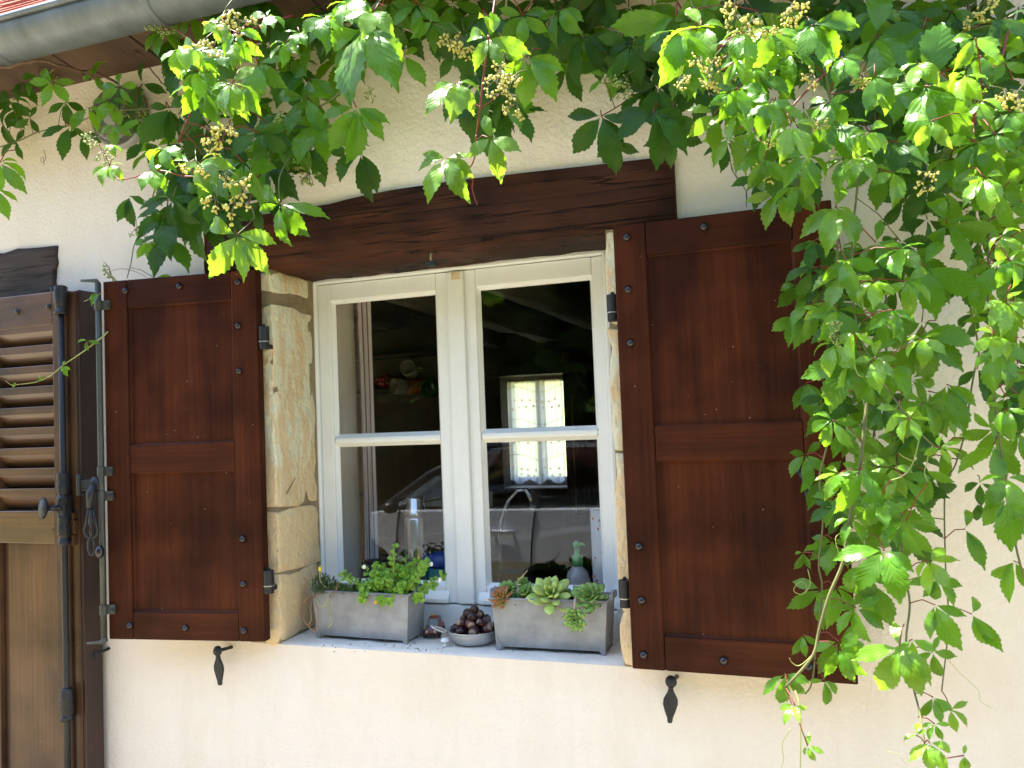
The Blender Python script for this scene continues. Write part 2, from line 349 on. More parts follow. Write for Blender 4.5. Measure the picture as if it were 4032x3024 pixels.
# plaster above the window drawn tight round the timber
def crack(pts, wd, nm='crack'):
    b = MB(); pts = [P(x, y, -.0012) for x, y in pts]
    for i in range(len(pts) - 1):
        a, c = pts[i], pts[i+1]; d = (c - a).normalized(); q = Vector((-d.z, 0, d.x)) * wd * rnd(.6, 1.2)
        b.add([a - q, a + q, c + q, c - q, a + Vector((0, .004, 0)), c + Vector((0, .004, 0))], [(0, 1, 2, 3)])
    return b.build(nm, mat('crack_shadow', (.09, .065, .04), .95), wall)
crack([(2872, 602), (2876, 640), (2880, 655), (2884, 672), (2895, 690), (2912, 712), (2928, 735), (2938, 752), (2940, 785), (2938, 815)], .0016)

def rough_block(x0, x1, y0, y1, z0, z1, amp=.004, nx=4, ny=4, nz=8, seed=0, m=STONE, name='stone', parent=None, bev=.006, splay=0):
    rr = random.Random(seed); b = MB(); idx = {}
    def vid(i, j, k):
        if (i, j, k) not in idx:
            idx[(i, j, k)] = len(b.v)
            x = x0 + (x1-x0)*i/nx; y = y0 + (y1-y0)*j/ny; z = z0 + (z1-z0)*k/nz
            if i == nx: x += splay * j / ny
            if i == 0 and splay < 0: x += splay * j / ny
            e = (i in (0, nx)) + (j in (0, ny)) + (k in (0, nz))
            s = amp * (1.6 if e >= 2 else 1)
            b.v.append((x + rr.uniform(-s, s), y + rr.uniform(-s, s) * .7, z + rr.uniform(-s, s)))
        return idx[(i, j, k)]
    for i in range(nx):
        for k in range(nz):
            b.f.append((vid(i,0,k), vid(i+1,0,k), vid(i+1,0,k+1), vid(i,0,k+1))); b.f.append((vid(i,ny,k+1), vid(i+1,ny,k+1), vid(i+1,ny,k), vid(i,ny,k)))
    for j in range(ny):
        for k in range(nz):
            b.f.append((vid(nx,j,k), vid(nx,j+1,k), vid(nx,j+1,k+1), vid(nx,j,k+1))); b.f.append((vid(0,j,k+1), vid(0,j+1,k+1), vid(0,j+1,k), vid(0,j,k)))
    for i in range(nx):
        for j in range(ny):
            b.f.append((vid(i,j,nz), vid(i+1,j,nz), vid(i+1,j+1,nz), vid(i,j+1,nz))); b.f.append((vid(i,j+1,0), vid(i+1,j+1,0), vid(i+1,j,0), vid(i,j,0)))
    return b.build(name, m, parent, smooth=True, bevel=bev)
# left jamb: mortar behind, four stones proud of it
b = MB(); b.box(XL - .112, XL - .0015, -.002, .25, ZS - .004, ZL); b.box(XL - .05, XL + .001, .20, .30, ZS, ZL); b.build('mortar', MORTAR, wall)
zt = P(1072, 1165, 0).z; zm = P(1075, 1178, 0).z; zj = P(1090, 2008, 0).z
rough_block(XL - .115, XL + .002, -.006, .205, zt + .012, ZL - .004, .005, seed=3, parent=wall, nz=3)
rough_block(XL - .115, XL + .003, -.006, .215, zj + .004, zm - .022, .005, seed=4, parent=wall, nz=14)
rough_block(XL - .115, XL + .004, -.006, .222, 1.1645, zj - .003, .0045, seed=5, parent=wall, nz=6)
rough_block(XL - .115, XL + .004, -.006, .23, ZS - .003, 1.1618, .0045, seed=6, parent=wall, nz=6)
# right jamb
b = MB(); b.box(XR + .0015, XR + .098, -.002, .25, ZS - .004, ZL); b.box(XR - .001, XR + .05, .20, .30, ZS, ZL); b.build('mortar', MORTAR, wall)
for i, (z0, z1) in enumerate(((ZS - .003, 1.16), (1.17, 1.52), (1.53, 1.86), (1.87, ZL - .004))):
    rough_block(XR - .002, XR + .102, -.006, .215, z0, z1, .004, seed=20 + i, parent=wall, nz=6)
# sill
rough_block(XL - .03, XR + .03, .003, .25, ZS - .06, ZS, .0022, nx=24, ny=5, nz=3, seed=9, m=SILL, name='sill', parent=wall, bev=.008)
# lintel over the window
top = [(806, 872), (900, 865), (1030, 848), (1166, 824), (1230, 812), (1298, 800), (1365, 782), (1424, 770), (1550, 749), (1683, 729), (1780, 712), (1862, 700), (1990, 684), (2100, 672),
       (2166, 668), (2250, 661), (2318, 654), (2430, 640), (2560, 620), (2653, 612)]
tp = [P(x, y, -.010) for x, y in top]
n = len(tp); x0, x1 = tp[0].x, tp[-1].x
rr = random.Random(5)
front_t = [Vector((p.x, -.010 + rr.uniform(-.003, .003), p.z + rr.uniform(-.002, .002))) for p in tp]
rows = []
for q, yy in ((1, -.011), (.8, -.014), (.6, -.012), (.4, -.015), (.2, -.013), (.06, -.009)):
    rows.append([Vector((p.x, yy + rr.uniform(-.003, .003), ZL + .008 * math.sin(i * .9) * .3 + (p.z - ZL) * q)) for i, p in enumerate(tp)])
rows.append([Vector((p.x, .006 + rr.uniform(-.003, .003), ZL - .002 + rr.uniform(-.003, .003))) for p in tp])
rows.append([Vector((p.x, .10, ZL - .004 + rr.uniform(-.004, .004))) for p in tp])
rows.append([Vector((p.x, .30, ZL - .006 + rr.uniform(-.005, .005))) for p in tp])
rows.append([Vector((p.x, .30, ZL + .1)) for p in tp]); rows.append([Vector((p.x, .30, p.z)) for p in tp])
b = MB()
for i in range(len(rows)): b.v += [tuple(p) for p in rows[i]]
for i in range(len(rows)):
    j = (i + 1) % len(rows)
    b.f += [(i*n+k, j*n+k, j*n+k+1, i*n+k+1) for k in range(n - 1)]
b.f.append(tuple(i*n for i in range(len(rows)))); b.f.append(tuple(i*n + n-1 for i in range(len(rows)-1, -1, -1)))
o = b.build('lintel', BEAM, wall, smooth=False, bevel=.004); o['label'] = 'dark brown arched timber lintel'
# lintel over the louvred shutter, at the frame edge
o = rough_block(-2.6, P(218, 1060, -.01).x, -.012, .2, P(215, 1170, -.01).z - .01, P(218, 962, -.01).z, .006, nx=18, ny=3, nz=6, seed=31, m=BLACKBEAM, name='lintel', parent=wall, bev=.006)
o['label'] = 'blackened short timber lintel'
# small rubber-footed hook under the lintel
hk = thing('lintel_hook', 'small black hook screwed under the lintel above the window', 'hook', P(1705, 1020, -.005))
b = MB(); b.tube([(0, 0, .02), (0, -.012, .014), (0, -.016, .0), (0, -.012, -.012)], .0035, 8); b.build('shank', mat('brass', (.35, .28, .12), .4, metal=.8), hk, True)
b = MB(); b.box(-.014, .014, -.024, -.002, -.024, -.010); b.build('rubber_pad', IRON, hk, bevel=.003)

# ================================================================== roof, gutter
roof = thing('roof', 'red clay tile roof edge above the gutter', 'roof', (0, -.3, 2.95), kind='thing')
pitch = rad(38); tw = .19
b = MB(); dk = Matrix.Translation((0, 0, .0)) @ Matrix.Rotation(pitch, 4, 'X')
b.box(-6, 6, -.02, 4.2, -.05, -.02, dk); b.build('roof_deck', SOFFIT, roof)
tb = MB(); tb.box(-tw/2 + .004, tw/2 - .004, -.28, .06, 0, .014); tile_me = tb.mesh('roof_tile', TILE)
for row in range(9):
    for i in range(-9, 9):
        if row > 4 and (i < -9 or i > 2): continue
        t = link('roof_tile', tile_me, roof, bevel=.004)
        t.matrix_local = dk @ Matrix.Translation((i * tw + (row % 2) * tw / 2 - .9, .22 + row * .2, .004 + .006)) @ Matrix.Rotation(rad(-3 + rnd(-.6, .6)), 4, 'X') @ Matrix.Rotation(rad(rnd(-.6, .6)), 4, 'Z')
b = MB(); tt = dk @ Matrix.Translation((0, 2.0, .012)); b.box(-6, 6, -1.0, 2.2, -.025, 0, tt); b.build('roof_covering', TILE, roof)
# soffit boards under the eave, sloping out and up from the wall top
sx = -3.2
k = 0
while sx < 3:
    wd = rnd(.30, .48); b = MB()
    z_in, z_out = 2.872 + rnd(-.003, .003), 2.925 + rnd(-.004, .004)
    fr = [(sx + .004, .03, z_in), (sx + wd - .004, .03, z_in), (sx + wd - .004, -.33, z_out), (sx + .004, -.33, z_out)]
    b.prism([Vector(q) for q in fr], [Vector((q[0], q[1], q[2] + .02)) for q in fr]); b.build('soffit_board', SOFFIT, roof, bevel=.003).location = (0, .3, -2.95)
    sx += wd
gut = thing('gutter', 'half round grey zinc gutter under the roof edge', 'gutter', (0, -.305, 2.913), kind='thing')
RG = .082
b = MB(); prof = [(RG * math.cos(a), RG * math.sin(a)) for a in [math.pi + math.pi * i / 16 for i in range(17)]]
prof_i = [(p[0] * .965, p[1] * .965) for p in prof]
ring = prof + prof_i[::-1]; nn = len(ring)
xs = [-4 + i * .5 for i in range(17)]
for x in xs: b.v += [(x, p[0], p[1]) for p in ring]
for i in range(len(xs) - 1): b.f += [(i*nn+k, i*nn+(k+1)%nn, (i+1)*nn+(k+1)%nn, (i+1)*nn+k) for k in range(nn)]
b.build('channel', ZINC, gut, smooth=True)
b = MB(); b.tube([(x, -RG - .004, .004) for x in xs], .0095, 10); b.tube([(x, RG, .004) for x in xs], .006, 8); b.build('rolled_rim', ZINC, gut, True)
for px, py in ((20, 240), (630, 70)):
    xx = P(px, py, -.31).x; b = MB()
    q = [(p[0] * 1.03, p[1] * 1.03) for p in prof]; q2 = [(p[0] * 1.0, p[1] * 1.0) for p in prof]
    for x in (xx - .012, xx + .012): b.v += [(x, p[0], p[1]) for p in q] + [(x, p[0], p[1]) for p in q2]
    m_ = len(q); 
    for k in range(m_ - 1):
        b.f += [(k, k+1, 2*m_+k+1, 2*m_+k), (k, m_+k, m_+k+1, k+1), (2*m_+k, 2*m_+k+1, 3*m_+k+1, 3*m_+k)]
    b.build('gutter_band', ZINC, gut, True)

# ================================================================== window
win = thing('window', 'white two-leaf casement window under the timber lintel', 'window', (0, .245, ZS), kind='thing')
YF = .245
def wp(px, py): q = P(px, py, YF); return (q.x, q.z - ZS)
def wbox(name, x0, x1, z0, z1, y0, y1, parent, bev=.003, m=WHITE):
    b = MB(); b.box(x0, x1, y0, y1, z0, z1); return b.build(name, m, parent, bevel=bev)
xl, zt = wp(1247, 1125); xr, zb = wp(2386, 1400)[0], wp(1669, 2371)[1]
# outer frame
wbox('frame_stile', XL - .01, xl - .0015, -.002, ZL - ZS + .01, -.008, .06, win); wbox('frame_stile', xr + .0015, XR + .01, -.002, ZL - ZS + .01, -.008, .06, win)
wbox('frame_head', xl - .001, xr + .001, zt + .002, ZL - ZS + .05, -.009, .06, win)
wbox('frame_cill', xl - .001, xr + .001, -.001, zb - .004, -.004, .06, win)
xm0 = wp(1760, 1080)[0]; xm1 = wp(1826, 1074)[0]
YG = YF + .026
pl0, pl1 = P(1323, 1200, YG).x - .011, P(1717, 1161, YF + .008).x; pr0, pr1 = P(1894, 1145, YG).x - .011, P(2331, 1102, YF + .008).x
ztop = P(1322, 1200, YG).z + .011 - ZS; zm1 = P(1336, 1711, YG).z - .010 - ZS; zm0 = P(1343, 1758, YG).z + .009 - ZS; zbot = P(1756, 2287, YG).z - .011 - ZS
def sash(x0, x1, p0, p1, flip):
    s = bpy.data.objects.new('sash', None); COL.objects.link(s); s.parent = win
    wbox('stile', x0, p0, zb, zt, .004, .05, s, .004); wbox('stile', p1, x1, zb, zt, .004, .05, s, .004)
    wbox('top_rail', p0 + .0005, p1 - .0005, ztop, zt, .0045, .05, s, .003); wbox('bottom_rail', p0 + .0005, p1 - .0005, zb, zbot, .0045, .05, s, .003)
    wbox('glazing_bar', p0 + .0005, p1 - .0005, zm0, zm1, .006, .045, s, .007)
    for (z0, z1) in ((zbot, zm0), (zm1, ztop)):
        # putty bevel round the pane
        w_ = .011; b = MB(); 
        o_ = [(p0 - .001, .010, z0 - .001), (p1 + .001, .010, z0 - .001), (p1 + .001, .010, z1 + .001), (p0 - .001, .010, z1 + .001)]
        i_ = [(p0 + w_, .026, z0 + w_), (p1 - w_, .026, z0 + w_), (p1 - w_, .026, z1 - w_), (p0 + w_, .026, z1 - w_)]
        b.add(o_ + i_, [(k, (k+1) % 4, 4 + (k+1) % 4, 4 + k) for k in range(4)]); b.build('putty', WHITE, s)
        b = MB(); b.add([(p0 + .002, .024, z0 + .002), (p1 - .002, .024, z0 + .002), (p1 - .002, .024, z1 - .002), (p0 + .002, .024, z1 - .002)], [(0, 1, 2, 3)])
        b.build('pane', GLASS, s)
    # drip board at the foot
    b = MB(); yb = -.012
    b.prism([Vector((x0 + .03, .004, zb + .04)), Vector((x0 + .03, yb, zb + .014)), Vector((x0 + .03, yb, zb + .002)), Vector((x0 + .03, .004, zb + .002))],
            [Vector((x1 - .03, .004, zb + .04)), Vector((x1 - .03, yb, zb + .014)), Vector((x1 - .03, yb, zb + .002)), Vector((x1 - .03, .004, zb + .002))])
    b.build('drip_board', WHITE, s, bevel=.002)
    return s
sash(xl, xm0 - .001, pl0, pl1, 0); rs = sash(xm1 - .018, xr, pr0, pr1, 1)
wbox('cover_strip', xm0, xm1, zb + .001, zt - .001, -.012, .003, win, .006)
# hairline bead on the frame's inner edge
b = MB(); b.box(xl - .012, xl - .006, -.011, -.007, zb, zt + .006); b.box(xr + .006, xr + .012, -.011, -.007, zb, zt + .006); b.box(xl - .006, xr + .006, -.0115, -.0075, zt + .006, zt + .011); b.build('bead', WHITE, win)
b = MB(); b.box(xm0 + .02, xm0 + .05, -.0132, -.0122, zt - .03, zt - .006); b.build('rust_stain', mat('rust_stain', (.55, .36, .10), .8, col2=(.78, .74, .6), scale=40), win)

# ================================================================== panelled shutters
def stud_mesh():
    b = MB(); b.lathe([(.0105, 0), (.0105, .002), (.0085, .006), (.005, .0082), (.001, .009)], 14, Matrix.Rotation(rad(90), 4, 'X')); return b.mesh('stud', STUD, True)
STUDM = stud_mesh()
def shutter(root, W, H, st, rails, studs, rot):
    TH = .036
    M_ = root.matrix_basis
    def bx(name, x0, x1, z0, z1, m, y0=0, y1=TH, bev=.0035): b = MB(); b.box(x0, x1, y0, y1, z0, z1); return b.build(name, m, root, bevel=bev)
    bx('stile', 0, st[0] - .0004, 0, H, WOOD); bx('stile', W - st[1] + .0004, W, 0, H, WOOD)
    zs = []
    for (z0, z1) in rails: bx('rail', st[0] + .0003, W - st[1] - .0003, z0, z1, WOODX, .0006)
    for (z0, z1) in ((rails[0][1], rails[1][0]), (rails[1][1], rails[2][0])):
        x0, x1 = st[0], W - st[1]; m_ = .0045; b = MB()
        o_ = [(x0 - .002, .006, z0 - .002), (x1 + .002, .006, z0 - .002), (x1 + .002, .006, z1 + .002), (x0 - .002, .006, z1 + .002)]
        i_ = [(x0 + m_, .012, z0 + m_), (x1 - m_, .012, z0 + m_), (x1 - m_, .012, z1 - m_), (x0 + m_, .012, z1 - m_)]
        bk = [(p[0], .028, p[2]) for p in o_]
        b.add(o_ + i_ + bk, [(k, (k+1)%4, 4+(k+1)%4, 4+k) for k in range(4)] + [(4, 5, 6, 7), (11, 10, 9, 8)]); b.build('panel', WOOD, root)
    nrm = Vector((math.sin(rot), -math.cos(rot), 0)); inv = (Matrix.Translation(root.location) @ Matrix.Rotation(rot, 4, 'Z')).inverted()
    for px, py in studs:
        q = inv @ PN(px, py, root.location, nrm)
        o = link('stud', STUDM, root); o.location = (q.x, -.0005, q.z)
    return inv, nrm
ZB, HS = .966, 1.155
rt = thing('shutter', 'dark red-brown panelled shutter open beside the hanging creeper', 'shutter', (.579, -.086, ZB), rad(-1.2), 'open panelled window shutters', 'thing')
shutter(rt, .54, HS, (.086, .092), ((0, .088), (.534, .624), (HS - .086, HS)),
        [(2468, 935), (2474, 1141), (2483, 1351), (2516, 2152), (2527, 2364), (2535, 2579), (2772, 894), (2850, 2602), (3096, 855), (3184, 2625)], rad(-1.2))
AL = rad(7.9)
lt = thing('shutter', 'dark red-brown panelled shutter with long iron locking rod at its edge', 'shutter', (-1.107, -.141, ZB + .002), AL, 'open panelled window shutters', 'thing')
invL, nL = shutter(lt, .546, HS, (.088, .088), ((0, .088), (.528, .618), (HS - .088, HS)),
        [(495, 1146), (707, 1128), (938, 1112), (939, 1284), (942, 1462), (957, 2122), (959, 2300), (512, 2463), (731, 2473), (962, 2484)], AL)
def onL(px, py, off=0): q = invL @ PN(px, py, lt.location + nL * off, nL); return q
# locking rod with hooks, brackets, lever
rx = -.007
b = MB(); b.tube([(rx, -.014, z) for z in (.004, .3, .6, .9, 1.148)], .0095, 12); rod = b.build('locking_rod', RODIRON, lt, True)
b = MB(); b.tube([(rx, -.014, 1.146), (rx - .004, -.017, 1.156), (rx - .03, -.02, 1.158), (rx - .058, -.02, 1.160)], [.009, .007, .005, .004], 8); b.build('rod_hook', RODIRON, lt, True)
b = MB(); b.tube([(rx + .01, -.016, .006), (rx, -.02, -.002), (rx - .02, -.02, -.006), (rx - .058, -.02, -.008)], [.009, .008, .005, .004], 8); b.build('rod_hook', RODIRON, lt, True)
for px, py in ((431, 1202), (431, 1855), (434, 1951), (437, 2397)):
    z = onL(px, py).z; b = MB(); b.lathe([(.0125, -.016), (.0125, .016)], 14, Matrix.Translation((rx, -.014, z))); b.box(rx + .006, .030, -.012, -.001, z - .015, z + .015)
    b.build('rod_bracket', RODIRON, lt, bevel=.002)
    o = link('bracket_screw', STUDM, lt); o.location = (.022, -.012, z); o.scale = (.62,) * 3
zp = onL(400, 1905).z
b = MB(); b.ball((rx - .02, -.02, zp), (.02, .012, .026), 12, 8); b.box(rx - .065, rx - .028, -.03, -.012, zp - .020, zp + .016); b.box(rx - .078, rx - .064, -.034, -.008, zp - .034, zp + .034)
b.build('rod_keeper', IRON, lt, bevel=.003)
zc = zp - .175; hx = rx - .024; hy = -.034
b = MB(); b.tube([(hx + .006, hy + .01, zp), (hx, hy, zp - .03), (hx - .002, hy - .002, zp - .075)], [.013, .014, .011], 10)
for s in (-1, 1):
    b.tube([(hx + s*.006, hy, zp - .07), (hx + s*.016, hy, zp - .115), (hx + s*.025, hy, zp - .145), (hx + s*.019, hy, zp - .163), (hx + s*.004, hy, zp - .17), (hx + s*.011, hy, zp - .18), (hx + s*.0115, hy, zp - .205), (hx + s*.006, hy, zp - .221), (hx, hy, zp - .224)], .0043, 8)
b.tube([(hx, hy, zp - .07), (hx, hy, zp - .095), (hx, hy, zp - .12), (hx, hy, zp - .138), (hx, hy, zp - .147), (hx, hy, zp - .17)], [.0055, .007, .0085, .0045, .0075, .004], 8)
b.build('rod_lever', IRON, lt, True)
b = MB(); b.ball((rx + .002, -.030, zp - .214), (.014, .012, .021), 12, 9); b.build('rod_knob', STUD, lt, True)

# hinges (pintles on the jamb)
def hinge(root, inv, px, py, Y, s=1, flag=-1):
    q = inv @ P(px, py, Y); b = MB()
    b.lathe([(.0165, -.004), (.0165, .042)], 18, Matrix.Translation(q)); b.lathe([(.006, .042), (.006, .047), (.002, .05)], 10, Matrix.Translation(q))
    b.box(min(q.x, q.x + flag * .035), max(q.x, q.x + flag * .035), q.y - .004, q.y + .004, q.z + .0, q.z + .040)
    b.lathe([(.0152, -.030), (.0152, -.0075)], 18, Matrix.Translation(q)); b.box(q.x - .005, q.x + .005, q.y, q.y + .05, q.z - .026, q.z - .012)
    h = b.build('hinge', IRON, root, bevel=.0018)
    b = MB(); b.lathe([(.0172, -.0074), (.0172, -.0046)], 18, Matrix.Translation(q)); b.build('hinge_washer', ALU, h, False)
invR = (Matrix.Translation(rt.location) @ Matrix.Rotation(rad(-1.2), 4, 'Z')).inverted()
hinge(lt, invL, 1040, 1338, -.05); hinge(lt, invL, 1058, 2298, -.05)
hinge(rt, invR, 2414, 1222, -.055, flag=1); hinge(rt, invR, 2462, 2346, -.055, flag=1)
# iron catch on the right shutter's outer stile
b = MB(); q0 = invR @ P(3143, 1850, -.1); q1 = invR @ P(3190, 1980, -.1)
b.tube([(q0.x, -.006, q0.z), (q0.x + .012, -.012, q0.z - .02), (q1.x - .006, -.012, q1.z + .02), (q1.x, -.006, q1.z)], [.006, .007, .006, .009], 8); b.build('shutter_catch', IRON, rt, True)

# shutter dogs
def dog(label, wpx, wpy, hpx, hpy, tipx, tipy, Yh, w=.017):
    a = P(wpx, wpy, .0); h = P(hpx, hpy, Yh); t = P(tipx, tipy, Yh)
    r = thing('shutter_stay', label, 'shutter stay', a, group='iron shutter stays below the shutters')
    h, t = h - a, t - a
    b = MB(); b.tube([Vector((0, .01, 0)), h], .0055, 8); b.build('pin', IRON, r, True)
    b = MB(); b.ball(h, (.016, .013, .0165), 8, 6); b.build('head', IRON, r, False, .002)
    d = t - h; up = -d.normalized(); L = d.length; sx = Vector((1, 0, 0)); nd = up.cross(sx).normalized()
    prof = [(.08, .007), (.16, .006), (.24, .008), (.42, w * .95), (.55, w), (.72, w * .72), (.88, .0072), (.95, .0066), (1, .005)]
    fr = [h + d * k + sx * ww for k, ww in prof] + [h + d * k - sx * ww for k, ww in prof[::-1]]
    b = MB(); b.prism([p + nd * .005 for p in fr], [p - nd * .005 for p in fr]); b.build('tail', IRON, r, bevel=.002)
dog('black iron stay hanging below the shutter with the locking rod', 914, 2549, 857, 2563, 867, 2698, -.055)
dog('black iron stay hanging below the shutter beside the creeper', 2668, 2664, 2642, 2684, 2638, 2846, -.05, .019)
dog('black iron stay half hidden behind the louvred shutter', 432, 2552, 372, 2577, 325, 2600, -.05, .012)

# ================================================================== louvred shutter at the left
YD = -.105
dl = P(-110, 1190, YD).x; dr = P(288, 1140, YD).x
lv = thing('louvred_shutter', 'tall brown louvred shutter with ornate black bolt, at the wall end', 'shutter', (0, 0, 0), kind='thing')
ztp = P(100, 1160, YD).z
def dbox(name, x0, x1, z0, z1, m, y0=YD, y1=YD + .045, bev=.003): b = MB(); b.box(x0, x1, y0, y1, z0, z1); return b.build(name, m, lv, bevel=bev)
x_l, x_r = P(-12, 1500, YD).x, P(208, 1500, YD).x
zl1 = P(100, 1290, YD).z; zl0 = P(100, 2012, YD).z; zr0 = P(100, 2140, YD).z
dbox('stile', x_r, P(262, 1500, YD).x, .15, ztp, DOORW); dbox('stile', dl, x_l, .15, ztp, DOORW)
dbox('top_rail', x_l + .0005, x_r - .0005, zl1, ztp, DOORX, YD + .0006)
dbox('mid_rail', x_l + .0005, x_r - .0005, zr0, zl0, DOORX, YD + .0006)
dbox('bottom_rail', x_l + .0005, x_r - .0005, .15, .32, DOORX, YD + .0006)
dbox('panel', x_l + .028, x_r - .004, .318, zr0 + .002, DOORW, YD + .012, YD + .035)
dbox('panel_moulding', x_l + .0005, x_l + .028, .318, zr0 + .002, DOORD, YD + .016, YD + .035)
dbox('edge_strip', P(262, 1500, YD).x + .0005, dr, .15, ztp - .004, DOORW, YD + .010, YD + .05)
dbox('edge_strip', dr + .0005, dr + .014, .15, ztp - .002, DOORD, YD + .012, YD + .085)
dbox('bead', P(240, 1500, YD).x, P(250, 1500, YD).x, .15, ztp - .003, DOORW, YD - .004, YD - .0002, .0015)
for i in range(9):
    z = P(100, 1297 + 80.2 * i, YD).z
    b = MB(); h = .0125; fr = [(YD + .002, z - h), (YD + .002, z + h), (YD + .010, z + h + .001), (YD + .042, z - .034), (YD + .042, z - .056), (YD + .036, z - .055)]
    b.prism([Vector((x_l - .004, y, q)) for y, q in fr], [Vector((x_r + .004, y, q)) for y, q in fr]); b.build('slat', DOORX, lv, bevel=.0015)
b = MB(); b.box(x_l - .05, x_r + .02, YD + .0455, YD + .05, zl0 - .01, zl1 + .01); b.build('louvre_backing', BLACKBEAM, lv)
for px, py in ((68, 1227), (192, 1208)):
    q = P(px, py, YD); o = link('stud', STUDM, lv); o.location = (q.x, YD, q.z); o.scale = (.9,) * 3
o = link('screw', STUDM, lv); q = P(207, 2086, YD); o.location = (q.x, YD, q.z); o.scale = (.3,) * 3
# bolt keeper blocks
for py0, py1, xx, ww in ((2018, 2048, 275, .020), (2048, 2103, 280, .024), (2105, 2148, 277, .020)):
    q0, q1 = P(xx, py0, YD - .01), P(xx, py1, YD - .01); b = MB(); b.box(q0.x - ww / 2, q0.x + ww / 2, YD - .008, YD + .009, q1.z, q0.z - .001); b.build('keeper_block', DOORW, lv, bevel=.002)
# ornate bolt
bx_ = P(246, 1500, YD - .02).x; by_ = YD - .022
b = MB(); b.tube([(bx_, by_, z) for z in (.2, .8, 1.4, ztp - .06)], .0105, 12); b.build('bolt_rod', IRON, lv, True)
def collar(py, prof):
    z = P(246, py, by_).z; b = MB(); b.lathe([(r, h) for r, h in prof], 16, Matrix.Translation((bx_, by_, z))); return b
zt_ = 0
b = collar(1185, [(.013, -.045), (.021, -.044), (.021, -.036), (.017, -.034), (.0175, -.012), (.021, -.008), (.018, -.002), (.022, .004), (.019, .008), (.0235, .016), (.021, .022), (.024, .030), (.02, .040), (.023, .046), (.016, .052), (.004, .054)])
b.tube([(bx_ - .012, by_ - .01, P(246, 1150, by_).z), (bx_ - .022, by_ - .014, P(246, 1145, by_).z + .004), (bx_ - .026, by_ - .01, P(246, 1140, by_).z + .012)], .006, 8)
b.build('bolt_finial', IRON, lv, True)
col = [(.012, -.05), (.019, -.049), (.020, -.034), (.0165, -.032), (.017, -.018), (.022, -.013), (.018, -.006), (.023, .0), (.019, .006), (.022, .012), (.018, .018), (.021, .028), (.019, .04), (.021, .046), (.012, .05)]
for py in (1918, 2088, 2768): collar(py, col if py != 2768 else [(.012, -.055), (.02, -.054), (.021, -.04), (.017, -.037), (.023, -.028), (.02, -.015), (.0235, -.008), (.019, .002), (.024, .01), (.021, .022), (.023, .03), (.018, .04), (.02, .046), (.012, .052)]).build('bolt_collar', IRON, lv, True)
zk = P(246, 2000, by_).z
b = MB(); b.box(bx_ - .017, bx_ + .017, by_ - .016, by_ + .02, zk - .045, zk + .045); b.build('bolt_case', IRON, lv, bevel=.006)
kd = (P(172, 2002, YD - .075) - Vector((bx_, by_, zk))); kn = kd.normalized()
b = MB(); mm = Matrix.Translation((bx_, by_, zk)) @ kn.to_track_quat('Z', 'Y').to_matrix().to_4x4(); Lk = kd.length
b.lathe([(.012, 0), (.012, .012), (.0085, .014), (.012, .02), (.0085, .026), (.012, .032), (.009, .036), (.008, Lk - .012), (.02, Lk - .009), (.033, Lk - .003), (.036, Lk + .002), (.032, Lk + .007), (.018, Lk + .012), (.004, Lk + .014)], 24, mm)
b.build('bolt_knob', IRON, lv, True)

# ================================================================== wall lamp behind the creeper
lp = thing('wall_lamp', 'round ribbed glass wall lamp behind creeper leaves under the eave', 'wall lamp', P(492, 470, 0))
b = MB(); b.lathe([(.105, 0), (.11, .012), (.108, .03), (.09, .034)], 36, Matrix.Rotation(rad(90), 4, 'X')); b.build('base', mat('white_enamel', (.28, .28, .26), .4), lp, True)
b = MB(); vs = []; nu, nv = 96, 14
for j in range(nv + 1):
    a = math.pi / 2 * j / nv
    for i in range(nu):
        q = 1 + .02 * (i % 2); vs.append((.1 * math.cos(a) * q * math.cos(2*math.pi*i/nu), -.032 - .062 * math.sin(a) * (1 + .015 * (i % 2)), .1 * math.cos(a) * q * math.sin(2*math.pi*i/nu)))
b.add(vs, [(j*nu+i, j*nu+(i+1)%nu, (j+1)*nu+(i+1)%nu, (j+1)*nu+i) for j in range(nv) for i in range(nu)])
gm = mat('ribbed_glass', (.62, .66, .64), .06, spec=.6); gm.node_tree.nodes['Principled BSDF'].inputs['Transmission Weight'].default_value = 1.0
b.build('glass_dome', gm, lp, True)
b = MB(); b.ball((0, -.05, 0), (.028, .028, .036), 12, 8); b.build('bulb', mat('opal_bulb', (.8, .8, .78), .3), lp, True)

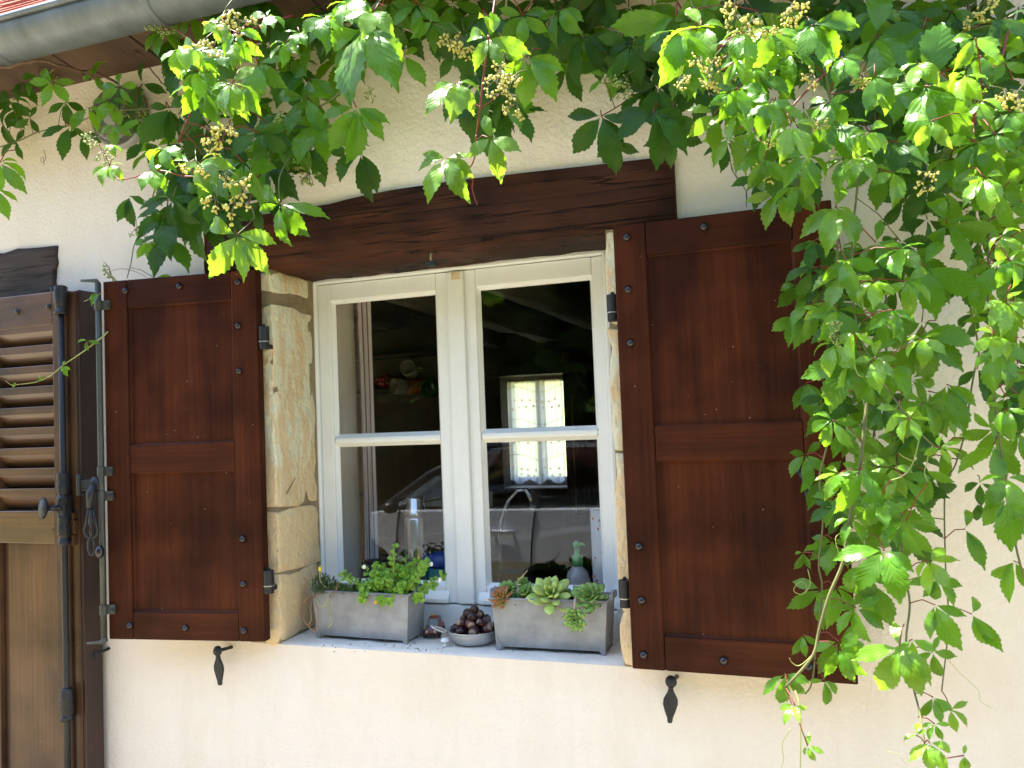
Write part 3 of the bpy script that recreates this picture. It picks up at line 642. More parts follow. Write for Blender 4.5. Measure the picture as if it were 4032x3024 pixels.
# ================================================================== things on the sill
def plane_uv_leaf(n=5, m=3):
    pass
def planter(label, A, B, z0, hgt, dep, wt=.012):
    # A, B = bottom front corners; upper rim flares by wt all round
    A = Vector(A); B = Vector(B); d = (B - A); W = d.length; rz = math.atan2(d.y, d.x)
    t = thing('zinc_planter', label, 'planter', (A.x, A.y, z0), rz, 'zinc troughs on the sill')
    f = wt; zb_, zt_ = .010, hgt
    def loop(k, z, q=0): e = f * k; return [Vector((-e + q, -e*.5 + q, z)), Vector((W + e - q, -e*.5 + q, z)), Vector((W + e - q, dep + e*.5 - q, z)), Vector((-e + q, dep + e*.5 - q, z))]
    L = [loop(0, zb_), loop(1, zt_), loop(1, zt_, .004), loop(0, zb_ + .004, .004)]
    b = MB(); vs = sum(L, []); fs = [(3, 2, 1, 0)]
    for r in range(3): fs += [(r*4+k, r*4+(k+1)%4, r*4+4+(k+1)%4, r*4+4+k) for k in range(4)]
    fs.append((12, 13, 14, 15)); b.add(vs, fs); b.build('trough', PLANTER, t, bevel=.0015)
    b = MB(); q = loop(1.05, zt_); b.tube([q[0], q[1]], .0035, 8); b.tube([q[1], q[2]], .0035, 8); b.tube([q[2], q[3]], .0035, 8); b.tube([q[3], q[0]], .0035, 8); b.build('rolled_rim', PLANTER, t, True)
    for (x, s) in ((0, 1), (W, -1)):
        for y in (0, dep):
            b = MB(); sy = 1 if y == 0 else -1
            b.prism([Vector((x - s*.003, y - sy*.003, .05)), Vector((x + s*.016, y - sy*.003, .012)), Vector((x + s*.010, y - sy*.003, 0)), Vector((x - s*.001, y - sy*.003, 0))],
                    [Vector((x - s*.003, y + sy*.003, .05)), Vector((x + s*.016, y + sy*.003, .012)), Vector((x + s*.010, y + sy*.003, 0)), Vector((x - s*.001, y + sy*.003, 0))])
            b.build('foot', PLANTER, t, bevel=.001)
    for s, x in ((1, W + f), (-1, -f)):
        b = MB(); yc = dep / 2
        pr = [(yc - .034, zt_ - .004), (yc + .034, zt_ - .004), (yc + .03, zt_ + .014), (yc + .012, zt_ + .020), (yc, zt_ + .013), (yc - .012, zt_ + .020), (yc - .03, zt_ + .014)]
        b.prism([Vector((x, y, z)) for y, z in pr], [Vector((x + s * .012, y, z + .003)) for y, z in pr]); b.build('handle', PLANTER, t, bevel=.002)
    b = MB(); nx, ny = 14, 5; rr = random.Random(3)
    vs = [(.0 - f*.8 + (W + 1.6*f) * i / nx, -.004 + (dep + .008) * j / ny, hgt - .014 + rr.uniform(-.006, .008)) for j in range(ny+1) for i in range(nx+1)]
    b.add(vs, [(j*(nx+1)+i, j*(nx+1)+i+1, (j+1)*(nx+1)+i+1, (j+1)*(nx+1)+i) for j in range(ny) for i in range(nx)])
    b.build('soil', mat('dark_soil', (.04, .028, .018), .95, var=.5, scale=60, bump=1, bscale=120), t); return t
ZT = ZS + .001
planter('zinc trough with sprawling green succulent, left on the sill', PZ(1249, 2511, ZT)[:2] + (0,), PZ(1604, 2538, ZT)[:2] + (0,), ZT, .150, .10)
planter('zinc trough planted with houseleek rosettes, beside the open shutter', PZ(1957, 2558, ZT)[:2] + (0,), PZ(2384, 2581, ZT)[:2] + (0,), ZT, .150, .10)

# --- succulent leaves
def fat_leaf(name, m, L=1, w=.42, th=.16, tip=.0, curve=.25, n=7, k=8, pw=1.0):
    b = MB(); vs = []
    for i in range(n + 1):
        t = i / n; r = math.sin(math.pi * min(1, (t ** pw) * .86 + .10)) ** .8 * (1 - tip * t ** 3)
        if i == n: r = .03
        for j in range(k):
            a = 2*math.pi*j/k; x = w/2 * r * math.cos(a); z = th/2 * r * math.sin(a)
            vs.append((x, L * t, z + curve * t * t))
    b.add(vs, [(i*k+j, i*k+(j+1)%k, (i+1)*k+(j+1)%k, (i+1)*k+j) for i in range(n) for j in range(k)] + [tuple(range(n*k, n*k+k))])
    me = b.mesh(name, m, True); uvl = me.uv_layers.new(name='UVMap')
    for l in me.loops: uvl.data[l.index].uv = (0, vs[l.vertex_index][1] / L)
    return me
def rosette_mat(name, c, tipc, pos=.82):
    m = mat(name, c, .42, trans=.12, trcol=tuple(min(1, q * 1.5) for q in c)); N = m.node_tree; n = N.nodes; L = N.links
    uv = n.new('ShaderNodeUVMap'); s = n.new('ShaderNodeSeparateXYZ'); L.new(uv.outputs[0], s.inputs[0])
    r = n.new('ShaderNodeValToRGB'); r.color_ramp.elements[0].color = tuple(q * .8 for q in c) + (1,); r.color_ramp.elements[0].position = .1
    r.color_ramp.elements[1].color = (*tipc, 1); r.color_ramp.elements[1].position = min(1, pos + .12)
    e = r.color_ramp.elements.new(pos); e.color = (*c, 1)
    oi = n.new('ShaderNodeObjectInfo'); h = n.new('ShaderNodeHueSaturation'); mr = n.new('ShaderNodeMapRange'); mr.inputs['To Min'].default_value = .75; mr.inputs['To Max'].default_value = 1.2
    L.new(oi.outputs['Random'], mr.inputs[0]); L.new(mr.outputs[0], h.inputs['Value'])
    L.new(s.outputs[1], r.inputs[0]); L.new(r.outputs[0], h.inputs['Color']); L.new(h.outputs[0], n['Principled BSDF'].inputs['Base Color']); return m
RG_ = rosette_mat('houseleek_green', (.28, .48, .11), (.14, .04, .03), .84)
RY_ = rosette_mat('houseleek_yellow', (.46, .60, .15), (.48, .60, .16), .9)
RO_ = rosette_mat('houseleek_orange', (.42, .40, .10), (.42, .14, .05), .6)
RD_ = rosette_mat('houseleek_dark', (.11, .26, .06), (.07, .07, .03), .8)
ROS = {k: fat_leaf('rosette_leaf', m, 1, w, .2, 0, cv, pw=pw) for k, m, w, cv, pw in (('g', RG_, .46, .12, 1.5), ('y', RY_, .50, .10, 1.5), ('o', RO_, .42, .2, 1.3), ('d', RD_, .5, .2, 1.3))}
def rosette(label, px, py, rpx, Y, kind, n, nrm, flat=0., open_=1.0, seed=1):
    c = P(px, py, Y); r = rpx * depth(c) / F; rr = random.Random(seed)
    t = thing('houseleek', label, 'succulent', c, group='houseleek rosettes in the right trough')
    nz = Vector(nrm).normalized(); q = nz.to_track_quat('Z', 'Y').to_matrix().to_4x4()
    for i in range(n):
        f = (i + .5) / n; az = i * 2.39996 + rr.uniform(-.12, .12); el = rad(78 - 80 * f ** .75 * open_ + rr.uniform(-5, 5)) + flat
        ln = r * (.42 + .62 * f) * rr.uniform(.92, 1.06)
        mm = q @ Matrix.Rotation(az, 4, 'Z') @ Matrix.Translation((0, r * .06, -r * .22 * f)) @ Matrix.Rotation(el, 4, 'X') @ Matrix.Scale(ln, 4)
        o = link('rosette_leaf', ROS[kind], t); o.matrix_local = mm
    return t
rosette('large pale yellow-green houseleek rosette at the middle of the trough', 2167, 2340, 98, .075, 'y', 22, (.12, -.75, .75), open_=1.05, seed=3)
rosette('dense green dark-tipped houseleek rosette at the trough end nearest the shutter', 2322, 2345, 84, .085, 'g', 40, (.1, -.55, .9), seed=4)
rosette('small houseleek rosette dangling on a stalk in front of the trough', 2264, 2437, 54, .005, 'g', 34, (.05, -1, .1), open_=.95, seed=5)
rosette('orange-red houseleek rosette at the trough corner nearest the bowl', 1972, 2350, 56, .065, 'o', 34, (-.25, -.7, .8), seed=6)
rosette('small dark-tipped houseleek rosette behind the orange one', 2002, 2315, 50, .11, 'g', 30, (0, -.5, .9), seed=7)
rosette('upright pale green houseleek beside the large yellow rosette', 2072, 2330, 58, .10, 'g', 18, (0, -.3, 1), open_=.7, seed=8)
rosette('tiny dark green houseleek low at the trough rim', 2030, 2352, 36, .075, 'd', 26, (-.1, -.6, .8), seed=9)
rosette('mid green houseleek between the yellow and the dense rosettes', 2238, 2345, 44, .10, 'd', 24, (.1, -.5, .9), seed=10)
rosette('bright little houseleek offset poking up behind the pale green one', 2056, 2290, 34, .12, 'g', 22, (.1, -.5, .9), seed=11)
st_ = MB(); st_.tube([P(2270, 2352, .05), P(2264, 2362, .012), P(2262, 2385, .006), P(2263, 2420, .014)], .0035, 7)
tag(st_.build('runner_stalk', mat('pale_runner', (.42, .33, .26), .7), None, True), 'pale runner stalk holding the dangling rosette', 'plant stalk')
st_ = MB(); st_.tube([P(2030, 2320, .1), P(2040, 2285, .09), P(2060, 2265, .09), P(2078, 2245, .1)], .0016, 6)
tag(st_.build('dry_stalk', mat('straw', (.45, .33, .17), .8), None, True), 'thin dry straw stalk rising among the houseleeks', 'plant stalk')

# --- sprawling succulent in the left trough
SUCC = mat('succulent_green', (.28, .54, .06), .4, var=.3, scale=50, trans=.25, trcol=(.35, .55, .05))
SUCS = mat('succulent_stem', (.30, .40, .10), .5)
sp = thing('green_succulent', 'bright green sprawling succulent spilling over the left trough', 'succulent', P(1490, 2340, .10))
O_ = Vector(sp.location)
stems = [((1560, 2350), (1545, 2270), (1550, 2160)), ((1560, 2350), (1590, 2290), (1600, 2200)), ((1500, 2350), (1470, 2290), (1440, 2235)), ((1480, 2350), (1420, 2310), (1360, 2265)),
         ((1520, 2350), (1500, 2300), (1510, 2250)), ((1580, 2350), (1640, 2290), (1680, 2215)), ((1600, 2350), (1650, 2270), (1665, 2220)), ((1600, 2350), (1680, 2310), (1745, 2265)),
         ((1610, 2355), (1660, 2330), (1700, 2310)), ((1540, 2350), (1600, 2260), (1640, 2215)), ((1480, 2340), (1500, 2370), (1500, 2365)), ((1520, 2340), (1540, 2360), (1530, 2372)),
         ((1440, 2340), (1430, 2350), (1425, 2365)), ((1600, 2350), (1640, 2350), (1655, 2355)), ((1460, 2340), (1480, 2300), (1490, 2270)), ((1560, 2345), (1540, 2310), (1530, 2280)),
         ((1575, 2345), (1560, 2330), (1570, 2290)), ((1500, 2345), (1465, 2320), (1450, 2290)), ((1590, 2345), (1610, 2320), (1620, 2290)), ((1540, 2345), (1580, 2330), (1600, 2310)), ((1450, 2345), (1410, 2335), (1390, 2330)),
         ((1480, 2345), (1520, 2330), (1540, 2330)), ((1470, 2345), (1400, 2290), (1345, 2270))]
for _ in range(46):
    xa_ = R.uniform(1430, 1640); xe = xa_ + R.uniform(-35, 50); ye = R.uniform(2225, 2345) if xe > 1470 else R.uniform(2290, 2350)
    stems.append(((xa_, 2352), ((xa_ + xe) / 2, (2352 + ye) / 2 - 6), (xe, ye)))
lb = MB(); sb = MB(); rr = random.Random(11)
def small_leaf(b, base, d, n, L, w):
    d = d.normalized(); x = d.cross(n).normalized(); n = x.cross(d)
    pts = []
    for t, q in ((0, .12), (.32, .72), (.66, 1), (.9, .78), (1, .0)):
        pts.append((t, q))
    vs = [base]
    for t, q in pts[1:-1]:
        c = base + d * L * t + n * L * .22 * math.sin(t * 2.2)
        vs += [c - x * w * q / 2 + n * w * .12, c - n * w * .05, c + x * w * q / 2 + n * w * .12]
    vs.append(base + d * L)
    fs = [(0, 1, 2), (0, 2, 3)]
    for i in range(2): o = 1 + 3*i; fs += [(o, o+3, o+4, o+1), (o+1, o+4, o+5, o+2)]
    e = len(vs) - 1; fs += [(7, e, 8), (8, e, 9)]
    b.add(vs, fs)
for si, pp in enumerate(stems):
    y0 = rnd(.07, .14); y2 = y0 + rnd(-.05, .03); 
    if pp[2][1] > 2350: y2 = .035
    A_, B_, D_ = P(*pp[0], y0) - O_, P(*pp[1], (y0 + y2) / 2) - O_, P(*pp[2], y2) - O_
    def bez(t): return A_ * (1-t)**2 + B_ * 2*t*(1-t) + D_ * t*t
    pts = [bez(i / 8) for i in range(9)]; sb.tube(pts, [.0030 - .0014 * i / 8 for i in range(9)], 6)
    L_ = (A_ - B_).length + (B_ - D_).length; nn_ = max(8, int(L_ / .0075)); ax = (D_ - A_).normalized()
    for i in range(nn_):
        t = (i + .7) / nn_; p = bez(t); a = i * 2.4; sd = ax.orthogonal().normalized(); sd = Matrix.Rotation(a, 3, ax) @ sd
        d = sd * rr.uniform(.8, 1.2) + ax * rr.uniform(.1, .5) + Vector((0, 0, .15)); small_leaf(lb, p, d, ax + Vector((.3, -1.1, .5)), rr.uniform(.015, .023), rr.uniform(.014, .019))
    for k in range(6):
        a = k * 1.05; sd = Matrix.Rotation(a, 3, ax) @ ax.orthogonal().normalized(); small_leaf(lb, D_, sd * .7 + ax, ax, .013, .008)
tag(lb.build('foliage', SUCC, sp, True), kind='stuff'); sb.build('stem', SUCS, sp, True)
b = MB(); 
for q in ((1434, 2232), (1698, 2221), (1733, 2283)):
    p = P(*q, .06) - O_; b.ball(p, (.006, .006, .007), 8, 6)
b.build('white_flower', mat('white_petals', (.8, .78, .74), .6), sp, True)
b = MB(); b.ball(P(1480, 2371, .02) - O_, .006, 8, 6); b.build('withered_leaf', mat('orange_leaf', (.6, .35, .03), .5), sp, True)
# --- mossy stonecrop at the trough's left end
MOSS = mat('stonecrop_green', (.12, .21, .055), .6, var=.5, scale=40)
mo = thing('stonecrop', 'dark mossy stonecrop at the left end of the left trough', 'succulent', P(1310, 2325, .10)); O_ = Vector(mo.location)
lb = MB(); rr = random.Random(12)
for i in range(150):
    u_ = rr.random(); bx0 = 1228 + 200 * u_; p = P(bx0, 2345 - rr.random() * (42 + 26 * math.sin(u_ * 6.5)), rr.uniform(.055, .15)) - O_
    ax = Vector((rr.uniform(-.5, .5), rr.uniform(-.7, .2), 1)).normalized()
    for k in range(14):
        sd = Matrix.Rotation(k * 2.4, 3, ax) @ ax.orthogonal().normalized(); small_leaf(lb, p + ax * .0013 * k, sd + ax * (.3 + .08 * k), ax, rr.uniform(.006, .011), .0032)
tag(lb.build('foliage', MOSS, mo, True), kind='stuff')
TRS = mat('reddish_runner', (.38, .20, .11), .6, var=.4, scale=20); TRG = mat('olive_runner', (.36, .36, .13), .6)
for m_, pts in ((TRS, [(1300, 2315), (1260, 2335), (1225, 2370), (1226, 2440), (1215, 2460), (1232, 2484), (1248, 2478), (1254, 2440), (1252, 2400), (1240, 2372)]),
                (TRS, [(1250, 2285), (1252, 2310), (1275, 2325), (1320, 2322), (1330, 2300)]), (TRS, [(1196, 2275), (1222, 2310), (1240, 2345), (1215, 2350), (1195, 2375)]),
                (TRG, [(1240, 2322), (1250, 2360), (1264, 2386), (1280, 2384), (1292, 2360), (1310, 2325), (1345, 2285)]), (TRG, [(1295, 2350), (1296, 2400), (1302, 2440), (1306, 2455), (1290, 2472)]),
                (TRS, [(1196, 2350), (1190, 2400), (1195, 2440), (1212, 2462)]), (TRS, [(1320, 2330), (1300, 2345), (1310, 2350), (1335, 2300)]), (TRG, [(1260, 2245), (1262, 2290), (1290, 2318)])):
    b = MB(); ys = [.06 - .05 * min(1, i / 2) if p[1] > 2345 else .07 for i, p in enumerate(pts)]
    q = [P(p[0], p[1], y) - O_ for p, y in zip(pts, ys)]; q2 = []
    for i in range(len(q) - 1):
        for t in (0, .33, .66):
            p0, p1, p2, p3 = q[max(i-1, 0)], q[i], q[i+1], q[min(i+2, len(q)-1)]
            q2.append(.5 * ((2*p1) + (p2-p0)*t + (2*p0-5*p1+4*p2-p3)*t*t + (3*p1-p0-3*p2+p3)*t**3))
    b.tube(q2 + [q[-1]], .0018, 6); b.build('runner', m_, mo, True)
b = MB(); b.ball(P(1260, 2240, .07) - O_, (.006, .006, .009), 8, 6); b.build('yellow_flower', mat('yellow_petals', (.75, .6, .03), .5), mo, True)

# --- bowl of chestnuts
bc = P(1846, 2515, .115); bc = Vector((.050, .125, ZT))
bowl = thing('metal_bowl', 'small dull metal pan with ring handles, holding the chestnuts', 'pan', bc)
b = MB(); b.lathe([(.046, 0), (.056, .005), (.066, .016), (.070, .030), (.0715, .036), (.0735, .037), (.0725, .039), (.069, .038), (.066, .028), (.060, .012), (.05, .006), (.001, .005)], 40); b.build('body', ALU, bowl, True); bowl.scale = (1.12, 1.12, 1.1)
for s in (1, -1):
    b = MB(); ang = rad(205) if s == 1 else rad(25); c = Vector((math.cos(ang), math.sin(ang), 0)); t_ = Vector((-c.y, c.x, 0))
    loop = [c * (.070 + .030 * (1 - math.cos(a)) / 2 * 1.5) + t_ * .016 * math.sin(a) + Vector((0, 0, .030 + .022 * (1 - math.cos(a)) / 2)) for a in [2*math.pi*i/20 for i in range(21)]]
    b.tube(loop, .0028, 8, False); b.ball(c * .071 + Vector((0, 0, .028)), (.008, .008, .008), 8, 6); b.build('ring_handle', ALU, bowl, True)
def chest_mesh():
    b = MB(); b.ball((0, 0, 0), (1, .86, .92), 18, 12)
    me = b.mesh('shell', CH, True); me.materials.append(CHP); 
    for p in me.polygons:
        if p.center.z > .72 : p.material_index = 1
    return me
CH = mat('glossy_chestnut', (.06, .013, .012), .3, col2=(.03, .007, .008), scale=2.2, coat=.1, randv=.45)
CHP = mat('pale_chestnut_scar', (.36, .25, .17), .8, var=.3, scale=5, randv=.25)
chme = chest_mesh(); rr = random.Random(21); lay = [(.017, .046, 9, 0), (.034, .037, 8, .3), (.036, .058, 10, .1), (.052, .030, 6, .5), (.056, .0, 1, 0), (.068, .017, 4, .2), (.082, .0, 1, 0), (.018, .0, 1, 0), (.036, .0, 1, 0)]
lay = [(.024, .044, 7, 0), (.024, .008, 1, .4), (.044, .053, 8, .35), (.047, .020, 3, .1), (.064, .036, 6, .6), (.068, .002, 1, .2), (.082, .018, 3, .8), (.098, .004, 1, 0)]
for z, r_, n_, ph in lay:
    for i in range(n_):
        a = ph + 2*math.pi*i/n_ + rr.uniform(-.1, .1); s = rr.uniform(.0158, .0188)
        o = link('chestnut', chme, None, loc=bc + Vector((r_*math.cos(a), r_*math.sin(a), z + rr.uniform(-.002, .002)))); o.scale = (s, s, s * 1.02); o.rotation_euler = (rr.uniform(.2, 1.9), rr.uniform(-.6, .6), rr.uniform(0, 6.3))
        tag(o, 'glossy dark chestnut heaped in the small metal pan', 'chestnut', 'chestnuts in the pan')
        if z > .09: o['label'] = 'topmost dark chestnut crowning the heap in the metal pan'

# --- toy car
CARP = mat('worn_brown_red_paint', (.32, .075, .04), .35, var=.4, scale=60, coat=.3); DK = mat('black_plastic', (.02, .02, .02), .5)
ct = thing('toy_car', 'little worn red-brown toy truck with blue patch on the bonnet', 'toy', PZ(1704, 2504, ZT) + Vector((0, .012, 0)), rad(12)); ct.scale = (1.45,) * 3
def tprism(prof, y0, y1, ww=(1, 1)): # profile in (y, z), extruded in x with taper
    b = MB(); return b
b = MB(); prof = [(-.030, .007), (-.032, .014), (-.029, .020), (-.012, .0225), (-.004, .024), (.028, .023), (.031, .018), (.031, .007)]
b.prism([Vector((-.0165 if y > -.02 else -.014, y, z)) for y, z in prof], [Vector((.0165 if y > -.02 else .014, y, z)) for y, z in prof]); b.build('body', CARP, ct, bevel=.0025, seg=3)
b = MB(); prof = [(-.010, .021), (-.003, .037), (.003, .040), (.016, .040), (.021, .035), (.023, .022)]
b.prism([Vector((-.0135 if z < .03 else -.011, y, z)) for y, z in prof], [Vector((.0135 if z < .03 else .011, y, z)) for y, z in prof]); b.build('cab', CARP, ct, bevel=.002, seg=3)
b = MB(); b.prism([Vector((-.0115, -.0099, .0235)), Vector((.0115, -.0099, .0235)), Vector((.0095, -.0044, .0360)), Vector((-.0095, -.0044, .0360))], [Vector((-.0115, -.009, .0235)), Vector((.0115, -.009, .0235)), Vector((.0095, -.003, .0360)), Vector((-.0095, -.003, .0360))]); b.build('windscreen', mat('grey_screen', (.25, .27, .3), .2), ct)
b = MB(); b.prism([Vector((-.007, -.027, .0212)), Vector((.007, -.027, .0212)), Vector((.007, -.015, .0228)), Vector((-.007, -.015, .0228))], [Vector((-.007, -.027, .0202)), Vector((.007, -.027, .0202)), Vector((.007, -.015, .0215)), Vector((-.007, -.015, .0215))]); b.build('bonnet_patch', mat('blue_patch', (.07, .22, .50), .4), ct)
for x in (-1, 1):
    for y in (-.019, .019):
        b = MB(); b.lathe([(.0075, -.003), (.0082, -.002), (.0082, .002), (.0075, .003)], 16, Matrix.Translation((x * .0155, y, .0078)) @ Matrix.Rotation(rad(90), 4, 'Y')); b.build('wheel', DK, ct, True)
    b = MB(); b.ball((x * .009, -.0315, .015), (.0035, .0018, .0035), 8, 6); b.build('headlight', mat('cream_lens', (.55, .5, .4), .3), ct, True)
b = MB(); b.box(-.009, .009, -.034, -.031, .006, .010); b.build('bumper', DK, ct, bevel=.001)
b = MB(); b.ball((-.004, .004, .042), (.003, .003, .003), 8, 6); b.build('roof_lamp', mat('orange_lamp', (.8, .35, .02), .3), ct, True)
# --- little white mushroom-shaped stud on the sill
kp = PZ(1752, 2544, ZT); mk = thing('mushroom_knob', 'tiny white mushroom-shaped knob standing in front of the pan', 'knob', kp)
b = MB(); b.lathe([(.007, 0), (.0085, .002), (.006, .006), (.0055, .012)], 14); b.build('foot', mat('white_ceramic', (.78, .77, .73), .35), mk, True)
b = MB(); b.lathe([(.0055, .0119), (.0125, .0135), (.0135, .017), (.010, .022), (.004, .0245), (.001, .025)], 16); b.build('cap', bpy.data.materials['white_ceramic'], mk, True)
# --- crumbs of soil on the sill
b = MB(); rr = random.Random(31)
for i in range(70):
    p = PZ(rr.choice((rr.uniform(1250, 1750), rr.uniform(1950, 2450))), rr.uniform(2535, 2570), ZT); s = rr.uniform(.0006, .0022); b.ball(p + Vector((0, 0, s * .6)), (s * rr.uniform(.8, 2), s, s * .7), 5, 4)
tag(b.build('soil_crumbs', bpy.data.materials['dark_soil']), 'dark soil crumbs scattered on the sill before the troughs', 'soil', kind='stuff')

# ================================================================== kitchen seen through the panes
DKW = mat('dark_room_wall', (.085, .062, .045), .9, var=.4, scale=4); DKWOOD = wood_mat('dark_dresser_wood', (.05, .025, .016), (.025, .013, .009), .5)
INP = mat('inner_reveal_plaster', (.83, .81, .77), .9, bump=.9, bscale=70, bdist=.006, spec=.1)
GB = mat('pale_worn_beam', (.84, .80, .70), .9, col2=(.42, .36, .28), scale=6, stretch=(1, .12, 1), bump=.6, bscale=40)
YI, YB = .55, 4.9
# inner reveals and inner sill of the opening
b = MB(); zz0, zz1 = ZS - .0045, ZL + .02
for s, xa, xb in ((-1, XL + .003, XL - .032), (1, XR, XR + .06)):
    lo = [Vector((xa, .305, zz0)), Vector((xb, YI + .01, zz0)), Vector((xb + s * .02, YI + .01, zz0)), Vector((xa + s * .1, .305, zz0))]
    if s > 0: lo = lo[::-1]
    b.prism([Vector((p.x, p.y, zz1)) for p in lo], lo)
b.build('inner_reveal', INP, wall)
b = MB(); b.box(XL - .09, XR + .085, .31, YI + .03, ZS - .0045, ZS + .004); b.build('inner_sill', mat('inner_sill_board', (.42, .38, .32), .6, var=.3, scale=8), wall)
xa, xb = P(1976, 1700, YB).x, P(2232, 1700, YB).x; za, zb2 = P(2100, 1926, YB).z, P(2100, 1478, YB).z
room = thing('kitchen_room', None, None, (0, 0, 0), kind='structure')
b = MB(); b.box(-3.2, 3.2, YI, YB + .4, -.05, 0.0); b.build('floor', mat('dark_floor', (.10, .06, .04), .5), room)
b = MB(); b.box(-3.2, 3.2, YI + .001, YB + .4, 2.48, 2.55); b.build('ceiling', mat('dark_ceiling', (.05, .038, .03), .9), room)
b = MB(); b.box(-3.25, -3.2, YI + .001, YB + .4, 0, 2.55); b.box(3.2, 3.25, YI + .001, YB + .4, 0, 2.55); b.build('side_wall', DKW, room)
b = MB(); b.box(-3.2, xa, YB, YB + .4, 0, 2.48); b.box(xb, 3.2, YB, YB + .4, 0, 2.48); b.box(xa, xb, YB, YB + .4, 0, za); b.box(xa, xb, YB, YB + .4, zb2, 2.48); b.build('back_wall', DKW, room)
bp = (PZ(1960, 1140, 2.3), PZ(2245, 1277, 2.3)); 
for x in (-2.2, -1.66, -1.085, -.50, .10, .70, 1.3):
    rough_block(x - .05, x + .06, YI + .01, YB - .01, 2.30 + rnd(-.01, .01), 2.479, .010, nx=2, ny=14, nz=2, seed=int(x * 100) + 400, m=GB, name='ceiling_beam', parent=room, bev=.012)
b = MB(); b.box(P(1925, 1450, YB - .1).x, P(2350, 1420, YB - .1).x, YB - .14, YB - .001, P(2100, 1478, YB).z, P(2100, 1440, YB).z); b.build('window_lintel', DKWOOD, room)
# far window
fwin = thing('far_window', 'small bright window across the dark kitchen behind a star-printed voile', 'window', (0, YB + .28, za), kind='thing')
fx = [P(q, 1700, YB + .28).x for q in (1990, 2116, 2146, 2232)]; H_ = zb2 - za; FWM = mat('grey_window_paint', (.45, .42, .36), .5)
def fb(n_, x0, x1, z0, z1, y0=0, y1=.05, m=FWM): b = MB(); b.box(x0, x1, y0, y1, z0, z1); return b.build(n_, m, fwin, bevel=.004)
xa2, xb2 = xa - .06, xb + .06
fb('stile', xa - .02, fx[0] + .06, -.01, H_ + .02); fb('stile', fx[1], fx[2], -.01, H_ + .02, -.02, .05); fb('stile', fx[3] - .02, xb + .02, -.01, H_ + .02)
fb('rail', xa, xb, -.01, .09, .002, .048); fb('rail', xa, xb, H_ - .05, H_ + .02, .002, .048); fb('glazing_bar', xa, xb, H_ * .5, H_ * .5 + .03, .004, .044)
b = MB(); b.add([(xa, .02, 0), (xb, .02, 0), (xb, .02, H_), (xa, .02, H_)], [(0, 1, 2, 3)]); b.build('pane', GLASS, fwin)
b = MB(); b.box(xa + .001, xb - .001, -.279, -.02, .0, .012); b.build('window_board', mat('white_board', (.6, .58, .54), .4), fwin)
# voile with stars
VO = bpy.data.materials.new('white_voile'); VO.use_nodes = True; N = VO.node_tree; n_ = N.nodes; L = N.links
t1 = n_.new('ShaderNodeBsdfTransparent'); t2 = n_.new('ShaderNodeBsdfTranslucent'); t2.inputs[0].default_value = (.9, .9, .88, 1); mx = n_.new('ShaderNodeMixShader'); mx.inputs[0].default_value = .76
L.new(t1.outputs[0], mx.inputs[1]); L.new(t2.outputs[0], mx.inputs[2]); L.new(mx.outputs[0], n_['Material Output'].inputs[0])
vo = thing('voile_curtain', 'sheer white voile with small orange stars across the far kitchen window', 'curtain', (0, YB + .2, za))
b = MB(); nx = 60; vs = []
x0v, x1v, z0v, z1v = fx[0] + .02, P(2222, 1700, YB + .2).x, .05, H_ - .04
for j in range(2):
    for i in range(nx + 1): vs.append((x0v + (x1v - x0v) * i / nx, .012 * math.sin(i * .9), (z0v + .02 * math.sin(i * .33)) if j == 0 else z1v))
b.add(vs, [(i, i+1, nx+2+i, nx+1+i) for i in range(nx)]); b.build('cloth', VO, vo, True)
b = MB(); rr = random.Random(8)
for zrow in (.12, .17, .42, .47, .74, .80):
    x = x0v + .03
    while x < x1v - .02:
        c = Vector((x, -.016, zrow + rr.uniform(-.015, .015))); r_ = rr.uniform(.012, .02); a0 = rr.uniform(0, 1)
        ring = [c + Vector((math.cos(a0 + k*math.pi/5) * r_ * (1 if k % 2 == 0 else .4), 0, math.sin(a0 + k*math.pi/5) * r_ * (1 if k % 2 == 0 else .4))) for k in range(10)]
        b.add(ring, [tuple(range(10))]); x += rr.uniform(.045, .09)
b.build('printed_stars', mat('orange_print', (.62, .42, .30), .8, trans=.6, trcol=(.72, .50, .36)), vo)
b = MB()
for zrow in (.27, .60, .90):
    for k in range(34):
        x = x0v + (x1v - x0v) * k / 34; zq = zrow + .03 * math.sin(k * .22); b.box(x, x + .006, -.0162, -.0158, zq, zq + .016)
b.build('printed_dashes', mat('grey_print', (.5, .5, .48), .8, trans=.6, trcol=(.6, .6, .58)), vo)
dc = thing('dark_red_curtain', 'dark red-brown curtain hanging beside the far kitchen window', 'curtain', (0, YB - .05, 0))
b = MB(); vs = []; nx = 40
for z in (.7, 2.2):
    for i in range(nx + 1): vs.append((P(2225, 1700, YB - .05).x + .34 * i / nx, .02 * math.sin(i * 1.1), z))
b.add(vs, [(i, i+1, nx+2+i, nx+1+i) for i in range(nx)]); b.build('cloth', mat('dark_red_cloth', (.12, .02, .015), .9), dc, True)
b = MB(); xq = P(2256, 1700, YB - .16).x; b.tube([(xq, YB - .16, .8), (xq, YB - .16, P(2250, 1560, YB).z)], .007, 8)
tag(b.build('copper_pipe', mat('copper', (.55, .22, .10), .3, metal=.8), None, True), 'thin copper pipe upright beside the far kitchen window', 'pipe')
